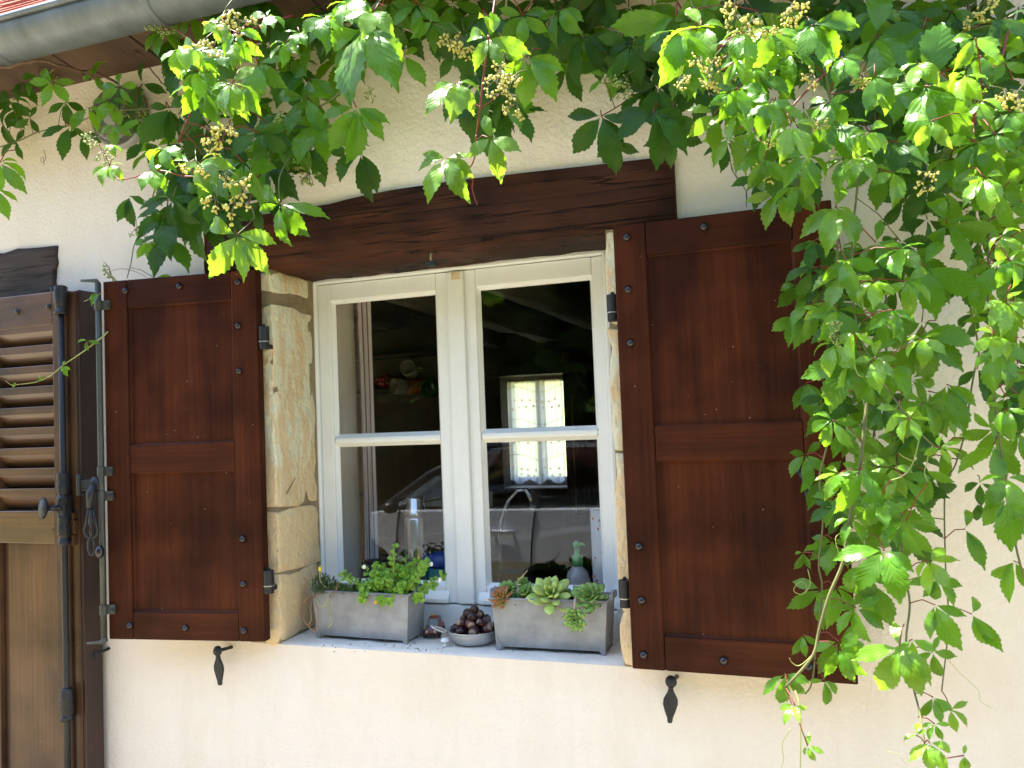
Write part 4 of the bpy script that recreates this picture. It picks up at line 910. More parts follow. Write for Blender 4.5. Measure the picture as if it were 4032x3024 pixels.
# striped curtain by the near window
SC = mat('striped_cotton', (.62, .58, .60), .9, trans=.25, trcol=(.6, .55, .55)); N = SC.node_tree; n_ = N.nodes; L = N.links
uv = n_.new('ShaderNodeUVMap'); s_ = n_.new('ShaderNodeSeparateXYZ'); L.new(uv.outputs[0], s_.inputs[0])
f_ = n_.new('ShaderNodeMath'); f_.operation = 'MULTIPLY'; f_.inputs[1].default_value = 9.0; L.new(s_.outputs[0], f_.inputs[0])
g_ = n_.new('ShaderNodeMath'); g_.operation = 'FRACT'; L.new(f_.outputs[0], g_.inputs[0])
r_ = n_.new('ShaderNodeValToRGB'); r_.color_ramp.interpolation = 'CONSTANT'; r_.color_ramp.elements[0].color = (.20, .065, .06, 1); r_.color_ramp.elements[1].color = (.86, .83, .84, 1); r_.color_ramp.elements[1].position = .26
L.new(g_.outputs[0], r_.inputs[0]); L.new(r_.outputs[0], n_['Principled BSDF'].inputs['Base Color'])
cu = thing('striped_curtain', 'white curtain with dark red stripes gathered at the left pane', 'curtain', (-.62, .49, .97))
b = MB(); vs = []; nx, nz = 64, 12; xc0, xc1 = P(1400, 1250, .49).x + .62, P(1458, 1250, .49).x + .62
for j in range(nz + 1):
    for i in range(nx + 1):
        t = i / nx; k = 1 - .12 * math.sin(math.pi * j / nz)
        vs.append((xc0 - .004 + (xc1 - xc0 + .004) * (1 - (1 - t) * k), .008 * math.sin(t * 16) * (.5 + .5 * j / nz) + .01, 1.20 * j / nz))
b.add(vs, [(j*(nx+1)+i, j*(nx+1)+i+1, (j+1)*(nx+1)+i+1, (j+1)*(nx+1)+i) for j in range(nz) for i in range(nx)])
o = b.build('cloth', SC, cu, True); me = o.data; ul = me.uv_layers.new(name='UVMap')
for l in me.loops: ul.data[l.index].uv = ((l.vertex_index % (nx + 1)) / nx * .62, 0)
b = MB(); b.tube([(-.12, .01, 1.20), (1.26, .01, 1.20)], .006, 8); b.build('rail', DKWOOD, cu, True)
# dresser with hanging crockery
ds = thing('dresser', 'tall dark wooden dresser in the kitchen shadow, with mugs hung on it', 'dresser', (-1.36, 1.88, 0))
b = MB(); b.box(-.6, .6, 0, .40, .0, 2.15); b.build('carcass', DKWOOD, ds, bevel=.006)
b = MB(); b.box(-.56, -.01, -.02, -.001, .1, .9); b.build('door', DKWOOD, ds, bevel=.004); b = MB(); b.box(.01, .56, -.02, -.001, .1, .9); b.build('door', DKWOOD, ds, bevel=.004)
shz = P(1530, 1532, 1.78).z
b = MB(); b.box(-.6, .62, -.19, -.001, shz - .020, shz); b.build('shelf', DKWOOD, ds, bevel=.003)
b = MB(); b.box(-.6, .62, -.12, -.001, shz + .17, shz + .19); b.build('shelf', DKWOOD, ds, bevel=.003)
tp_ = P(1522, 1530, 1.78); tp_.z = shz + .0005
tpt = thing('red_teapot', 'red enamel teapot with white dots on the dresser shelf', 'teapot', tp_); RED = mat('red_enamel', (.30, .012, .015), .25, coat=.4)
b = MB(); b.lathe([(.035, 0), (.048, .008), (.055, .03), (.052, .055), (.038, .072), (.03, .074), (.028, .078), (.01, .086), (.008, .092), (.002, .096)], 28); b.build('body', RED, tpt, True)
b = MB(); b.tube([(-.045, 0, .03), (-.068, 0, .045), (-.078, 0, .07)], [.012, .009, .007], 10); b.build('spout', RED, tpt, True)
b = MB(); b.tube([(.046, 0, .06), (.072, 0, .058), (.078, 0, .038), (.052, 0, .02)], .005, 8); b.build('handle', RED, tpt, True)
b = MB()
for k in range(16):
    a = -math.pi/2 + (k % 8 - 3.5) * .38; z = .028 + .022 * (k // 8); b.ball((.054 * math.cos(a), .054 * math.sin(a), z), .0032, 6, 4)
b.build('dots', mat('white_dots', (.7, .7, .68), .4), tpt, True)
def mug(name, label, px, py, Y, m, r=.04, h=.085, tilt=0, yaw=0, handle=True):
    t = thing(name, label, 'cup', P(px, py, Y), 0); t.rotation_euler = (rad(90 + tilt), 0, rad(yaw))
    b = MB(); b.lathe([(r * .7, 0), (r * .92, .006), (r, h * .5), (r * 1.02, h), (r * .97, h), (r * .93, h * .5), (r * .8, .008), (.001, .007)], 28); b.build('body', m, t, True)
    if handle: b = MB(); b.tube([(r, 0, h * .75), (r + .025, 0, h * .72), (r + .028, 0, h * .4), (r * .98, 0, h * .25)], .005, 8); b.build('handle', m, t, True)
    return t
mug('white_mug', 'white mug hanging with its mouth towards the window, lower of the white pair', 1605, 1525, 1.66, mat('white_glaze', (.45, .44, .40), .3), tilt=-5, yaw=-35)
mug('white_mug', 'white mug hanging higher, above the lower white mug', 1622, 1470, 1.70, bpy.data.materials['white_glaze'], tilt=-20, yaw=10)
mug('orange_mug', 'orange and cream mug hanging between the white mugs and green bowl', 1668, 1522, 1.69, mat('orange_glaze', (.40, .12, .02), .3), yaw=-70)
mug('green_bowl', 'green glass bowl hanging at the right end of the mugs', 1706, 1532, 1.64, mat('green_glass', (.03, .13, .03), .15), r=.048, h=.05, yaw=-10, handle=False)
# on the inner sill
ZI = ZS + .0045
th = thing('thermos_flask', 'tall stainless steel thermos flask standing inside the left pane', 'flask', PZ(1655, 2330, ZI)); th.location = (P(1642, 2200, .43).x, .43, ZI)
zt2 = P(1630, 1958, .43).z - ZI; STEEL = mat('brushed_steel', (.55, .55, .56), .22, metal=1, var=.15, scale=20, stretch=(1, 1, .05))
b = MB(); b.lathe([(.040, 0), (.043, .004), (.043, zt2 - .075), (.038, zt2 - .066)], 32); b.build('body', STEEL, th, True)
b = MB(); b.lathe([(.037, zt2 - .066), (.037, zt2 - .052), (.034, zt2 - .050), (.034, zt2 - .030), (.031, zt2 - .027), (.031, zt2 - .003), (.028, zt2), (.001, zt2)], 32); b.build('cup_lid', STEEL, th, True)
pm = thing('steel_canister', 'short dark canister with steel side at the foot of striped curtain', 'canister', (P(1478, 2260, .40).x, .40, ZI)); zq = P(1468, 2205, .40).z - ZI
b = MB(); b.lathe([(.038, 0), (.040, .003), (.040, zq - .006)], 28); b.build('body', mat('dark_steel', (.16, .16, .17), .22, metal=.9), pm, True)
b = MB(); b.lathe([(.041, zq - .0058), (.041, zq - .001), (.036, zq), (.001, zq)], 28); b.build('lid', DK, pm, True)
tw_ = thing('white_teapot', 'white teapot with dark sprig pattern behind the striped curtain', 'teapot', (P(1515, 2250, .52).x, .50, ZI)); WG = mat('white_china', (.55, .55, .54), .18)
b = MB(); b.lathe([(.045, 0), (.062, .012), (.072, .045), (.066, .085), (.045, .108), (.04, .11), (.03, .118), (.012, .124), (.012, .136), (.001, .14)], 32); b.build('body', WG, tw_, True)
b = MB(); b.tube([(.06, -.02, .045), (.09, -.03, .065), (.105, -.035, .105)], [.02, .014, .009], 10); b.build('spout', WG, tw_, True)
b = MB(); b.tube([(-.062, 0, .09), (-.10, 0, .085), (-.105, 0, .05), (-.068, 0, .03)], .007, 8); b.build('handle', WG, tw_, True)
b = MB()
for a_, z_, l_ in ((-1.2, .07, .5), (-1.0, .075, .8), (-1.35, .085, -.2), (-.85, .065, -.6)):
    c = Vector((.0722 * math.cos(a_), .0722 * math.sin(a_), z_)) ; b.ball(c, (.004, .004, .014), 8, 6, Matrix.Rotation(l_, 3, 'Y'))
b.build('sprig', DK, tw_, True)
tb_ = thing('blue_tub', 'blue and teal plastic tub at the right of the thermos flask', 'tub', (P(1745, 2250, .45).x, .45, ZI)); zq = P(1735, 2172, .45).z - ZI; zq2 = P(1735, 2228, .45).z - ZI
b = MB(); b.lathe([(.05, 0), (.052, .003), (.053, zq2)], 28); b.build('body', mat('teal_plastic', (.01, .16, .16), .4), tb_, True)
b = MB(); b.lathe([(.0545, zq2 + .0002), (.0545, zq2 + .01), (.05, zq - .01), (.03, zq), (.001, zq)], 28); b.build('lid', mat('blue_plastic', (.012, .05, .30), .35), tb_, True)
sp_ = thing('soap_bottle', 'clear soap pump bottle with green pump and pink label', 'soap bottle', (P(2275, 2250, .43).x, .43, ZI)); zs = P(2262, 2128, .43).z - ZI; sk = zs / .20
SB = mat('clear_soap_plastic', (.75, .72, .72), .1); SB.node_tree.nodes['Principled BSDF'].inputs['Transmission Weight'].default_value = .55; GP = mat('green_pump', (.16, .48, .17), .4)
b = MB(); b.lathe([(.036 , 0), (.040, .004), (.041, .06*sk), (.040, .10*sk), (.034, .122*sk), (.018, .134*sk), (.016, .137*sk)], 28); b.build('bottle', SB, sp_, True)
b = MB(); b.lathe([(.0185, .137*sk), (.0185, .16*sk), (.016, .163*sk), (.009, .165*sk), (.009, .183*sk), (.012, .185*sk), (.012, .194*sk), (.006, .198*sk), (.001, .1985*sk)], 20); b.tube([(0, 0, .190*sk), (.022, -.006, .192*sk), (.031, -.008, .188*sk)], [.006, .0045, .003], 8); b.build('pump', GP, sp_, True)
def wrap(name, a0, a1, z0, z1, r, m, par):
    b = MB(); k = 12; vs = []
    for z in (z0, z1):
        for i in range(k + 1): a = a0 + (a1 - a0) * i / k; vs.append((r * math.cos(a), r * math.sin(a), z))
    b.add(vs, [(i, i+1, k+2+i, k+1+i) for i in range(k)]); return b.build(name, m, par, True)
lab = wrap('label', rad(-128), rad(-12), .012, .088*sk, .0418, mat('pink_label', (.42, .20, .30), .5), sp_)
wrap('white_patch', rad(-122), rad(-92), .012, .080*sk, .0421, mat('white_print', (.7, .7, .7), .5), lab)
for i in range(9):
    z = .016 + i * .0055; wrap('barcode_bar', rad(-119), rad(-98), z, z + (.0022 if i % 3 else .0035), .0423, DK, lab)
for z, a0, a1 in ((.066*sk, -82, -40), (.060*sk, -80, -58)): wrap('print_line', rad(a0), rad(a1), z, z + .003, .0421, DK, lab)
kr = thing('kitchen_roll', 'white kitchen roll with orange dots at the right edge of the pane', 'kitchen roll', (P(2388, 2100, .43).x, .43, ZI)); zq = P(2360, 2005, .43).z - ZI
PR = mat('white_paper', (.62, .61, .60), .9); b = MB(); b.lathe([(.05, 0), (.05, zq), (.022, zq), (.022, 0)], 32); b.build('paper', PR, kr, True)
b = MB()
for k in range(24):
    a = rad(rnd(-190, -60)); b.ball((.0502 * math.cos(a), .0502 * math.sin(a), rnd(.01, zq - .01)), (.0035, .0035, .0045), 6, 4)
b.build('printed_dots', mat('orange_dot', (.55, .18, .04), .8), kr)
CG = mat('clear_glass', (.9, .92, .92), .03); CG.node_tree.nodes['Principled BSDF'].inputs['Transmission Weight'].default_value = .95
for nm, lab_, px, py, tl in (('glass_tumbler', 'upside-down clear glass under the tap, leftmost of the two', 1975, 2300, 0), ('glass_tumbler', 'clear glass leaning beside the upside-down one', 2035, 2290, 38)):
    q = P(px, py, .50); t = thing(nm, lab_, 'glass', (q.x, .48 + tl * .001, ZI + (.02 if tl else 0)), 0, 'drinking glasses on the inner sill'); t.rotation_euler = (0, rad(tl), 0)
    b = MB(); b.lathe([(.038, 0), (.034, .05), (.028, .085), (.026, .088), (.001, .088), (.001, .084), (.025, .082), (.032, .048), (.036, 0)], 28); b.build('body', CG, t, True)
# counter, sink edge, tap
ct_ = thing('kitchen_counter', 'dark kitchen counter with a pale sink edge below the tap', 'counter', (0, YI + .32, 0))
b = MB(); b.box(-1.0, 1.2, -.285, .28, .03, .88); b.build('cupboard', DKWOOD, ct_, bevel=.004)
b = MB(); b.box(-1.02, 1.22, -.286, .30, .881, .915); b.build('worktop', mat('brown_worktop', (.14, .07, .04), .35), ct_, bevel=.004)
q0 = PZ(2060, 2180, .93); b = MB(); b.box(-.35, .3, .14, .19, .9155, .935); b.box(-.35, -.31, -.2, .139, .9155, .935); b.box(.26, .3, -.2, .139, .9155, .935); b.build('sink_rim', mat('white_sink', (.55, .52, .47), .3), ct_, bevel=.006)
tpq = [P(1968, 2200, .72), P(1966, 2130, .72), P(1975, 2050, .72), P(2000, 1975, .72), P(2040, 1932, .72), P(2072, 1930, .72), P(2088, 1958, .72), P(2096, 1995, .72)]
tpp = thing('kitchen_tap', 'curved chrome swan-neck tap behind the right lower pane', 'tap', (tpq[0].x, .72, .915)); O_ = Vector(tpp.location); CHR = mat('chrome', (.6, .62, .64), .12, metal=1)
b = MB(); b.tube([Vector((0, 0, .02))] + [p - O_ for p in tpq], .010, 10); b.build('spout', CHR, tpp, True)
b = MB(); b.lathe([(.025, 0), (.025, .01), (.018, .014), (.018, .05), (.012, .056)], 20); b.build('base', CHR, tpp, True)
b = MB(); e = tpq[-1] - O_; b.tube([e, e - Vector((-.003, 0, .02))], .0125, 12); b.build('aerator', ALU, tpp, True)
yb = thing('yellow_cloth', 'crumpled yellow cloth lying behind the thermos flask', 'cloth', (P(1560, 2040, .95).x, .95, .9155))
b = MB(); rr = random.Random(4); vs = []; 
for j in range(9):
    for i in range(13): vs.append((-.2 + .4 * i / 12, -.05 + .12 * j / 8, .12 * math.sin(math.pi * i / 12) ** .7 * math.sin(math.pi * (j + .5) / 9) + rr.uniform(-.008, .012) + .012))
b.add(vs, [(j*13+i, j*13+i+1, (j+1)*13+i+1, (j+1)*13+i) for j in range(8) for i in range(12)]); b.build('folds', mat('yellow_fabric', (.30, .26, .04), .8), yb, True)

# ================================================================== what the panes mirror: the car in the yard and the trees
car = thing('parked_car', 'silver car parked in the yard, mirrored in the lower panes', 'car', (-1.12, -3.02, 0), rad(8))
SIL = mat('silver_paint', (.60, .64, .70), .35, metal=.1, coat=.5); CDK = mat('car_black', (.012, .012, .013), .4); CGL = glass_mat('car_glass', (.42, .46, .45), .07)
def arch(cx, r, n=10): return [(cx + r * math.cos(a), .32 + r * math.sin(a)) for a in [math.pi * i / n for i in range(n + 1)]]
low = [(2.08, .30)] + [(2.12, .55), (2.06, .95), (1.6, 1.0), (.2, .965), (-1.15, .93), (-1.9, .80), (-2.1, .62), (-2.1, .30)]
bot = [(-1.72, .30)] + arch(-1.32, .36)[::-1] + [(.95, .30)] + arch(1.32, .36)[::-1] 
loop = low + [(p[0], max(.22, p[1])) for p in bot]
b = MB(); b.prism([Vector((x, 0 if .5 < z < 1.1 else -.05, z)) for x, z in loop], [Vector((x, -1.72 if .5 < z < .92 else -1.67, z)) for x, z in loop]); b.build('body', SIL, car, bevel=.010, seg=2)
b = MB(); rf = [(-.28, 1.40), (-.1, 1.455), (.5, 1.475), (1.1, 1.45), (1.35, 1.40)]
b.prism([Vector((x, -.20, z)) for x, z in rf] , [Vector((x, -1.52, z)) for x, z in rf]); b.build('roof', SIL, car, bevel=.01)
for y0, y1 in ((-.07, -.21), (-1.65, -1.51)):
    s = .03
    for nm, a_, c_, w_ in (('a_pillar', (-1.18, .93), (-.25, 1.42), .05), ('b_pillar', (.22, .95), (.30, 1.44), .05), ('c_pillar', (1.62, .98), (1.22, 1.42), .09)):
        b = MB(); b.tube([(a_[0], y0, a_[1]), ((a_[0]+c_[0])/2 - .02, (y0+y1)/2 + (.03 if y0 > -1 else -.03), (a_[1]+c_[1])/2 + .03), (c_[0], y1, c_[1])], w_ * .75, 8); b.build('pillar', CDK if nm != 'c_pillar' else SIL, car, True)
    b = MB(); b.tube([(-.28, y1, 1.42), (.5, y1, 1.46), (1.25, y1, 1.42)], .022, 8); b.build('roof_rail', CDK, car, True)
    for pts in (((-1.02, .945), (.20, .965), (.27, 1.42), (-.26, 1.40)), ((.24, .965), (1.55, .995), (1.25, 1.40), (.31, 1.43))):
        b = MB(); b.add([Vector((x, y0 + (y1 - y0) * max(0, (z - .95)) / .47, z)) for x, z in pts], [(0, 1, 2, 3)]); b.build('side_window', CGL, car)
    b = MB(); b.box(-1.2, 1.62, min(y0 - .01, y0 + .01), max(y0 - .01, y0 + .01), .925, .965); b.build('belt_strip', CDK, car)
b = MB(); b.add([(-1.18, -.09, .94), (-1.18, -1.63, .94), (-.27, -1.5, 1.41), (-.27, -.22, 1.41)], [(0, 1, 2, 3)]); b.build('windscreen', CGL, car)
b = MB(); b.add([(1.65, -.12, .99), (1.65, -1.6, .99), (1.3, -1.5, 1.41), (1.3, -.22, 1.41)], [(0, 1, 2, 3)]); b.build('rear_window', CGL, car)
for x in (-.15, .95):
    for y in (-.45, -1.25):
        b = MB(); b.box(x - .1, x + .05, y - .22, y + .22, .6, 1.18); b.box(x - .05, x + .02, y - .12, y + .12, 1.18, 1.32); b.build('seat', CDK, car, bevel=.05)
for x in (.2, -1.0, 1.15):
    b = MB(); b.tube([(x + .05, .0055, .95), (x + .02, .006, .8), (x, .006, .6), (x, .004, .35)], .006, 6); b.build('door_gap', CDK, car)
for x in (.02, .98):
    b = MB(); b.tube([(x - .13, .004, .80), (x - .12, .03, .80), (x + .02, .03, .80), (x + .04, .004, .80)], .014, 8); b.build('door_handle', SIL, car, True)
for x in (-1.32, 1.32):
    for y in (-.12, -1.6):
        wm = Matrix.Translation((x, y, .32)) @ Matrix.Rotation(rad(90), 4, 'X')
        b = MB(); b.lathe([(.2, -.1), (.30, -.1), (.32, -.07), (.32, .07), (.30, .1), (.2, .1)], 28, wm); wh = b.build('wheel', CDK, car, True)
        b = MB(); b.lathe([(.2, -.095), (.19, -.08), (.05, -.09), (.01, -.095)], 20, wm); b.lathe([(.2, .095), (.19, .08), (.05, .09), (.01, .095)], 20, wm); b.build('rim', ALU, wh, True)
b = MB(); b.box(-2.09, -1.9, -.45, -.10, .62, .74); b.build('headlight', ALU, car, bevel=.03)
b = MB(); b.ball((-.98, .08, .97), (.06, .08, .05), 12, 8); b.build('mirror', CDK, car, True)
WOODM = mat('far_foliage', (.035, .075, .014), .9, spec=.1, var=.6, scale=3, trans=.2, trcol=(.08, .15, .02)); rr = random.Random(77); b = MB()
def clump(c, r, n, s):
    for _ in range(n):
        v = Vector((rr.gauss(0, 1), rr.gauss(0, 1), rr.gauss(0, 1))).normalized(); p = c + Vector((v.x * r[0], v.y * r[1], v.z * r[2])) * rr.uniform(.55, 1.05)
        a = Vector((rr.uniform(-1, 1), rr.uniform(-1, 1), rr.uniform(-1, 1))).normalized(); q = a.orthogonal().normalized() * s * rr.uniform(.6, 1.3); k = a.cross(q)
        b.add([p - q - k * .5, p + q * .2 - k, p + q + k * .4, p - q * .2 + k], [(0, 1, 2, 3)])
for i in range(46):
    x = -26 + i * 1.05 + rr.uniform(-.6, .6); y = -13 + rr.uniform(-2.5, 1.2) - .05 * abs(x); h = rr.uniform(5, 10)
    for _ in range(9): clump(Vector((x + rr.uniform(-1, 1), y + rr.uniform(-1, 1), rr.uniform(.1, 1) * h)), (1.5, 1.4, 1.4), 100, .26)
for i in range(34):
    x = -30 + i * 1.8; b.ball((x, -17.5 + rr.uniform(-1, 1), 4.0), (2.0, 1.4, 5.4 + rr.uniform(-1.2, 1.6)), 10, 8)  # solid masses added behind the leaf clumps to block the sky
tag(b.build('woodland', WOODM), 'green woodland edge beyond the yard, mirrored in the panes', 'woodland', kind='stuff')

# ================================================================== the climbing creeper
def leaflet_mesh(name, m, W=.46, droop=.5, fold=.22, teeth=1.0, twist=0, seed=0):
    rr = random.Random(seed); n = 18; vs = []; fs = []; uv = []
    y = z = 0; ang = .18
    cols = (-1, -.5, 0, .5, 1); prev = 0
    for i in range(n + 1):
        t = i / n
        if i: ang -= droop * (1 / n) * (1 + .6 * t); y += math.cos(ang) / n; z += math.sin(ang) / n
        w_ = W * .5 * (t ** 1.15) * ((1 - t) ** 1.0) / .2275 * (1 - .6 * max(0, (t - .70) / .30)) if 0 < i < n else .004
        for c in cols:
            k = abs(c); ww = w_; dy = 0
            if k == 1 and .22 < t < .97:
                if i % 2: ww *= 1.03 + .04 * teeth; dy = .014 * teeth
                else: ww *= 1 - .06 * teeth; dy = -.012
            elif k == 1: ww *= 1
            x = c * ww
            zz = z + fold * abs(x) - .35 * (abs(x) ** 2) / max(W, .01) * 1.2 + twist * x * t + .012 * math.sin(i * 1.1 + (3 if c > 0 else 0)) * k
            if k == 1: zz += rr.uniform(-.008, .008)
            vs.append((x, y + dy + .05 * k * (1 - t), zz)); uv.append((c * w_ / (W * .5), t))
    for i in range(n):
        for j in range(4): o = i * 5 + j; fs.append((o, o + 1, o + 6, o + 5))
    me = bpy.data.meshes.new(name); me.from_pydata(vs, [], fs); me.update(); me.materials.append(m)
    me.polygons.foreach_set('use_smooth', [True] * len(me.polygons))
    ul = me.uv_layers.new(name='UVMap')
    for l in me.loops: ul.data[l.index].uv = uv[l.vertex_index]
    return me
LM = {k: [leaflet_mesh('leaflet', m, W, dr, fo, te, tw, i) for i, (W, dr, fo, te, tw) in enumerate(
      ((.40, .7, .28, 1, .1), (.43, 1.0, .32, 1.1, -.15), (.37, .5, .24, .9, .15), (.41, 1.3, .38, 1, .05), (.39, .9, .44, 1.1, -.1), (.45, .6, .18, 1.2, .2)))]
      for k, m in (('L', LEAF), ('D', LEAFD), ('Y', LEAFY))}
ZUP = Vector((0, 0, 1)); LR = random.Random(99)
D5 = ((-100, .74), (-50, .95), (0, 1.05), (50, .95), (102, .76))
D4 = ((-88, .8), (-28, 1), (28, 1.02), (85, .85))
D3 = ((-62, .9), (0, 1.05), (62, .9))
class Creeper:
    def __init__(s, label, px, py, d):
        s.o = thing('creeper_shoot', label, 'creeper', P(px, py, -d), group='shoots of the climbing creeper'); s.c = Vector(s.o.location); s.stem = []; s.count = 0
    def stemline(s, pts, r0=.004, r1=.0025, m=None, name='stem', wig=.0):
        q = [P(x, y, -d) - s.c for x, y, d in pts]; q2 = []
        for i in range(len(q) - 1):
            p0, p1, p2, p3 = q[max(i-1, 0)], q[i], q[i+1], q[min(i+2, len(q)-1)]
            for k in range(5):
                t = k / 5; q2.append(.5 * ((2*p1) + (p2-p0)*t + (2*p0-5*p1+4*p2-p3)*t*t + (3*p1-p0-3*p2+p3)*t**3) + Vector((LR.uniform(-1, 1), LR.uniform(-1, 1), LR.uniform(-1, 1))) * wig)
        q2.append(q[-1]); nn = len(q2)
        b = MB(); b.tube(q2, [.72 * (r0 + (r1 - r0) * i / (nn - 1)) for i in range(nn)], 7); b.build(name, m or STEM, s.o, True); s.stem += q2
    def leaf(s, x, y, L, al=0, d=.2, tilt=30, k='L', spec=None, pet=True, jit=.16):
        j = P(x, y, -d); loc = j - s.c; dep = depth(j)
        tocam = (C0 - j).normalized(); base = (tocam * .6 + Vector((0, -1, 0)) * .4).normalized()
        n = (base * math.cos(rad(tilt)) + ZUP * math.sin(rad(tilt)) + Vector((LR.uniform(-jit, jit), LR.uniform(-jit, jit) * .5, LR.uniform(-jit, jit)))).normalized()
        spec = spec or D5
        # petiole
        end = None
        if s.stem:
            e = min(s.stem, key=lambda q: (q - loc).length)
            if .01 < (e - loc).length < .15: end = e
        Lw = L * dep / F
        if end is None: end = loc + Vector((LR.uniform(-.35, .35) * Lw, Lw * LR.uniform(.3, .6), Lw * LR.uniform(.2, .7)))
        mid = (loc + end) / 2 + Vector((0, -.06 * Lw, .14 * Lw)); r_ = max(.0011, Lw * .016)
        b = MB(); b.tube([loc - s_off for s_off in (Vector((0, 0, 0)),)] + [loc * .55 + mid * .45, mid, end * .7 + mid * .3, end], [r_ * 1.25, r_, r_, r_, r_ * 1.1], 5)
        b.v = [tuple(Vector(v) - loc) for v in b.v]
        pt = b.build('leaf', REDSTEM if k != 'D' or LR.random() < .5 else STEM, s.o, True); pt.location = loc; s.count += 1
        r2, u2 = _r, _u
        for (a, sc) in spec:
            a = rad(a + al + LR.uniform(-6, 6)); v = r2 * math.sin(a) - u2 * math.cos(a); tc = tocam
            q = -(v.dot(n)) / max(.25, tc.dot(n)); q = max(-1.3, min(1.3, q)); c = (v + tc * q); frac = 1 / c.length; c.normalize()
            ln = Lw * sc * min(1.35, 1 / frac) * LR.uniform(.95, 1.05) * 1.03
            zz = (n - c * n.dot(c)).normalized(); zz = Matrix.Rotation(LR.uniform(-.65, .65), 3, c) @ zz; c2_ = Matrix.Rotation(LR.uniform(-.12, .30), 3, c.cross(zz)) @ c; zz = (zz - c2_ * zz.dot(c2_)).normalized(); c = c2_; xx = c.cross(zz)
            mm = Matrix((xx, c, zz)).transposed().to_4x4()
            o = link('leaflet', LR.choice(LM[k]), pt)
            w_ = LR.uniform(.80, 1.06)
            o.matrix_local = Matrix.Translation(c * Lw * .03) @ mm @ Matrix.Diagonal((ln * w_, ln, ln, 1))
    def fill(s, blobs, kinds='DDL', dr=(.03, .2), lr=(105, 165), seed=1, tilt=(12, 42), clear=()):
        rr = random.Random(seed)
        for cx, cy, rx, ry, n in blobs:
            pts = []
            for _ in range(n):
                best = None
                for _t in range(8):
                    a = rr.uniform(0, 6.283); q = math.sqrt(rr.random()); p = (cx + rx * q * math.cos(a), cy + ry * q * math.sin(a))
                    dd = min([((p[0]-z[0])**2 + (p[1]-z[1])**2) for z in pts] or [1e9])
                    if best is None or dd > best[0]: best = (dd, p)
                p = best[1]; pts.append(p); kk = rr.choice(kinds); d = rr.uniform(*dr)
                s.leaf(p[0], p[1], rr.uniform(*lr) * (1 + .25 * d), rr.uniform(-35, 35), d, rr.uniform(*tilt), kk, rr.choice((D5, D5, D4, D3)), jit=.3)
    def flowers(s, lst, m=BUD, size=95, d=.3):
        for t in lst:
            x, y = t[:2]; dd = t[2] if len(t) > 2 else d; dd += .10 if dd > .4 else 0; sz = (t[3] if len(t) > 3 else size) * LR.uniform(.85, 1.15)
            p = P(x, y, -dd); o = link('flower_cluster', LR.choice(FC[m.name]), s.o, loc=p - s.c); sc = 1.2 * sz * depth(p) / F; o.scale = (sc,) * 3
            o.rotation_euler = (LR.uniform(-.5, .5), LR.uniform(-.6, .6), LR.uniform(0, 6.28))
    def tendril(s, pts, m=None, r=.0014):
        s.stemline(pts, r, r * .6, m or YT, 'tendril')
YT = mat('green_tendril', (.38, .42, .12), .5, trans=.2, trcol=(.5, .6, .1))
def cluster_mesh(m, seed):
    rr = random.Random(seed); b = MB(); bb = MB(); base = Vector((0, .35, .45)); b.tube([base, Vector((0, .1, .25)), Vector((0, 0, .05))], .016, 5)
    for i in range(7):
        a = i * 2.4; e = Vector((math.cos(a) * rr.uniform(.2, .42), math.sin(a) * rr.uniform(.15, .35), rr.uniform(-.4, .12))); st = Vector((0, .02, rr.uniform(.0, .2)))
        b.tube([st, (st + e) / 2 + Vector((0, 0, .03)), e], .013, 5)
        for k in range(rr.randint(3, 5)):
            dv = Vector((rr.uniform(-1, 1), rr.uniform(-1, 1), rr.uniform(-1, .6))).normalized() * rr.uniform(.07, .13); b.tube([e, e + dv], .008, 4)
            q = dv.normalized().to_track_quat('Z', 'Y').to_matrix(); bb.ball(e + dv * 1.1, (.040, .040, .062), 6, 5, q)
    me = bpy.data.meshes.new('flower_cluster'); nv = len(b.v); me.from_pydata(b.v + bb.v, [], b.f + [tuple(i + nv for i in f) for f in bb.f]); me.update()
    me.materials.append(STEM); me.materials.append(m); nf = len(b.f)
    for i, p in enumerate(me.polygons): p.use_smooth = True; p.material_index = 0 if i < nf else 1
    return me
FC = {m.name: [cluster_mesh(m, i + k) for i in range(4)] for k, m in ((0, BUD), (50, BUDG))}

def sunlit(c, blobs, seed): c.fill(blobs, 'YYL', (.47, .58), (88, 125), seed, (34, 48))
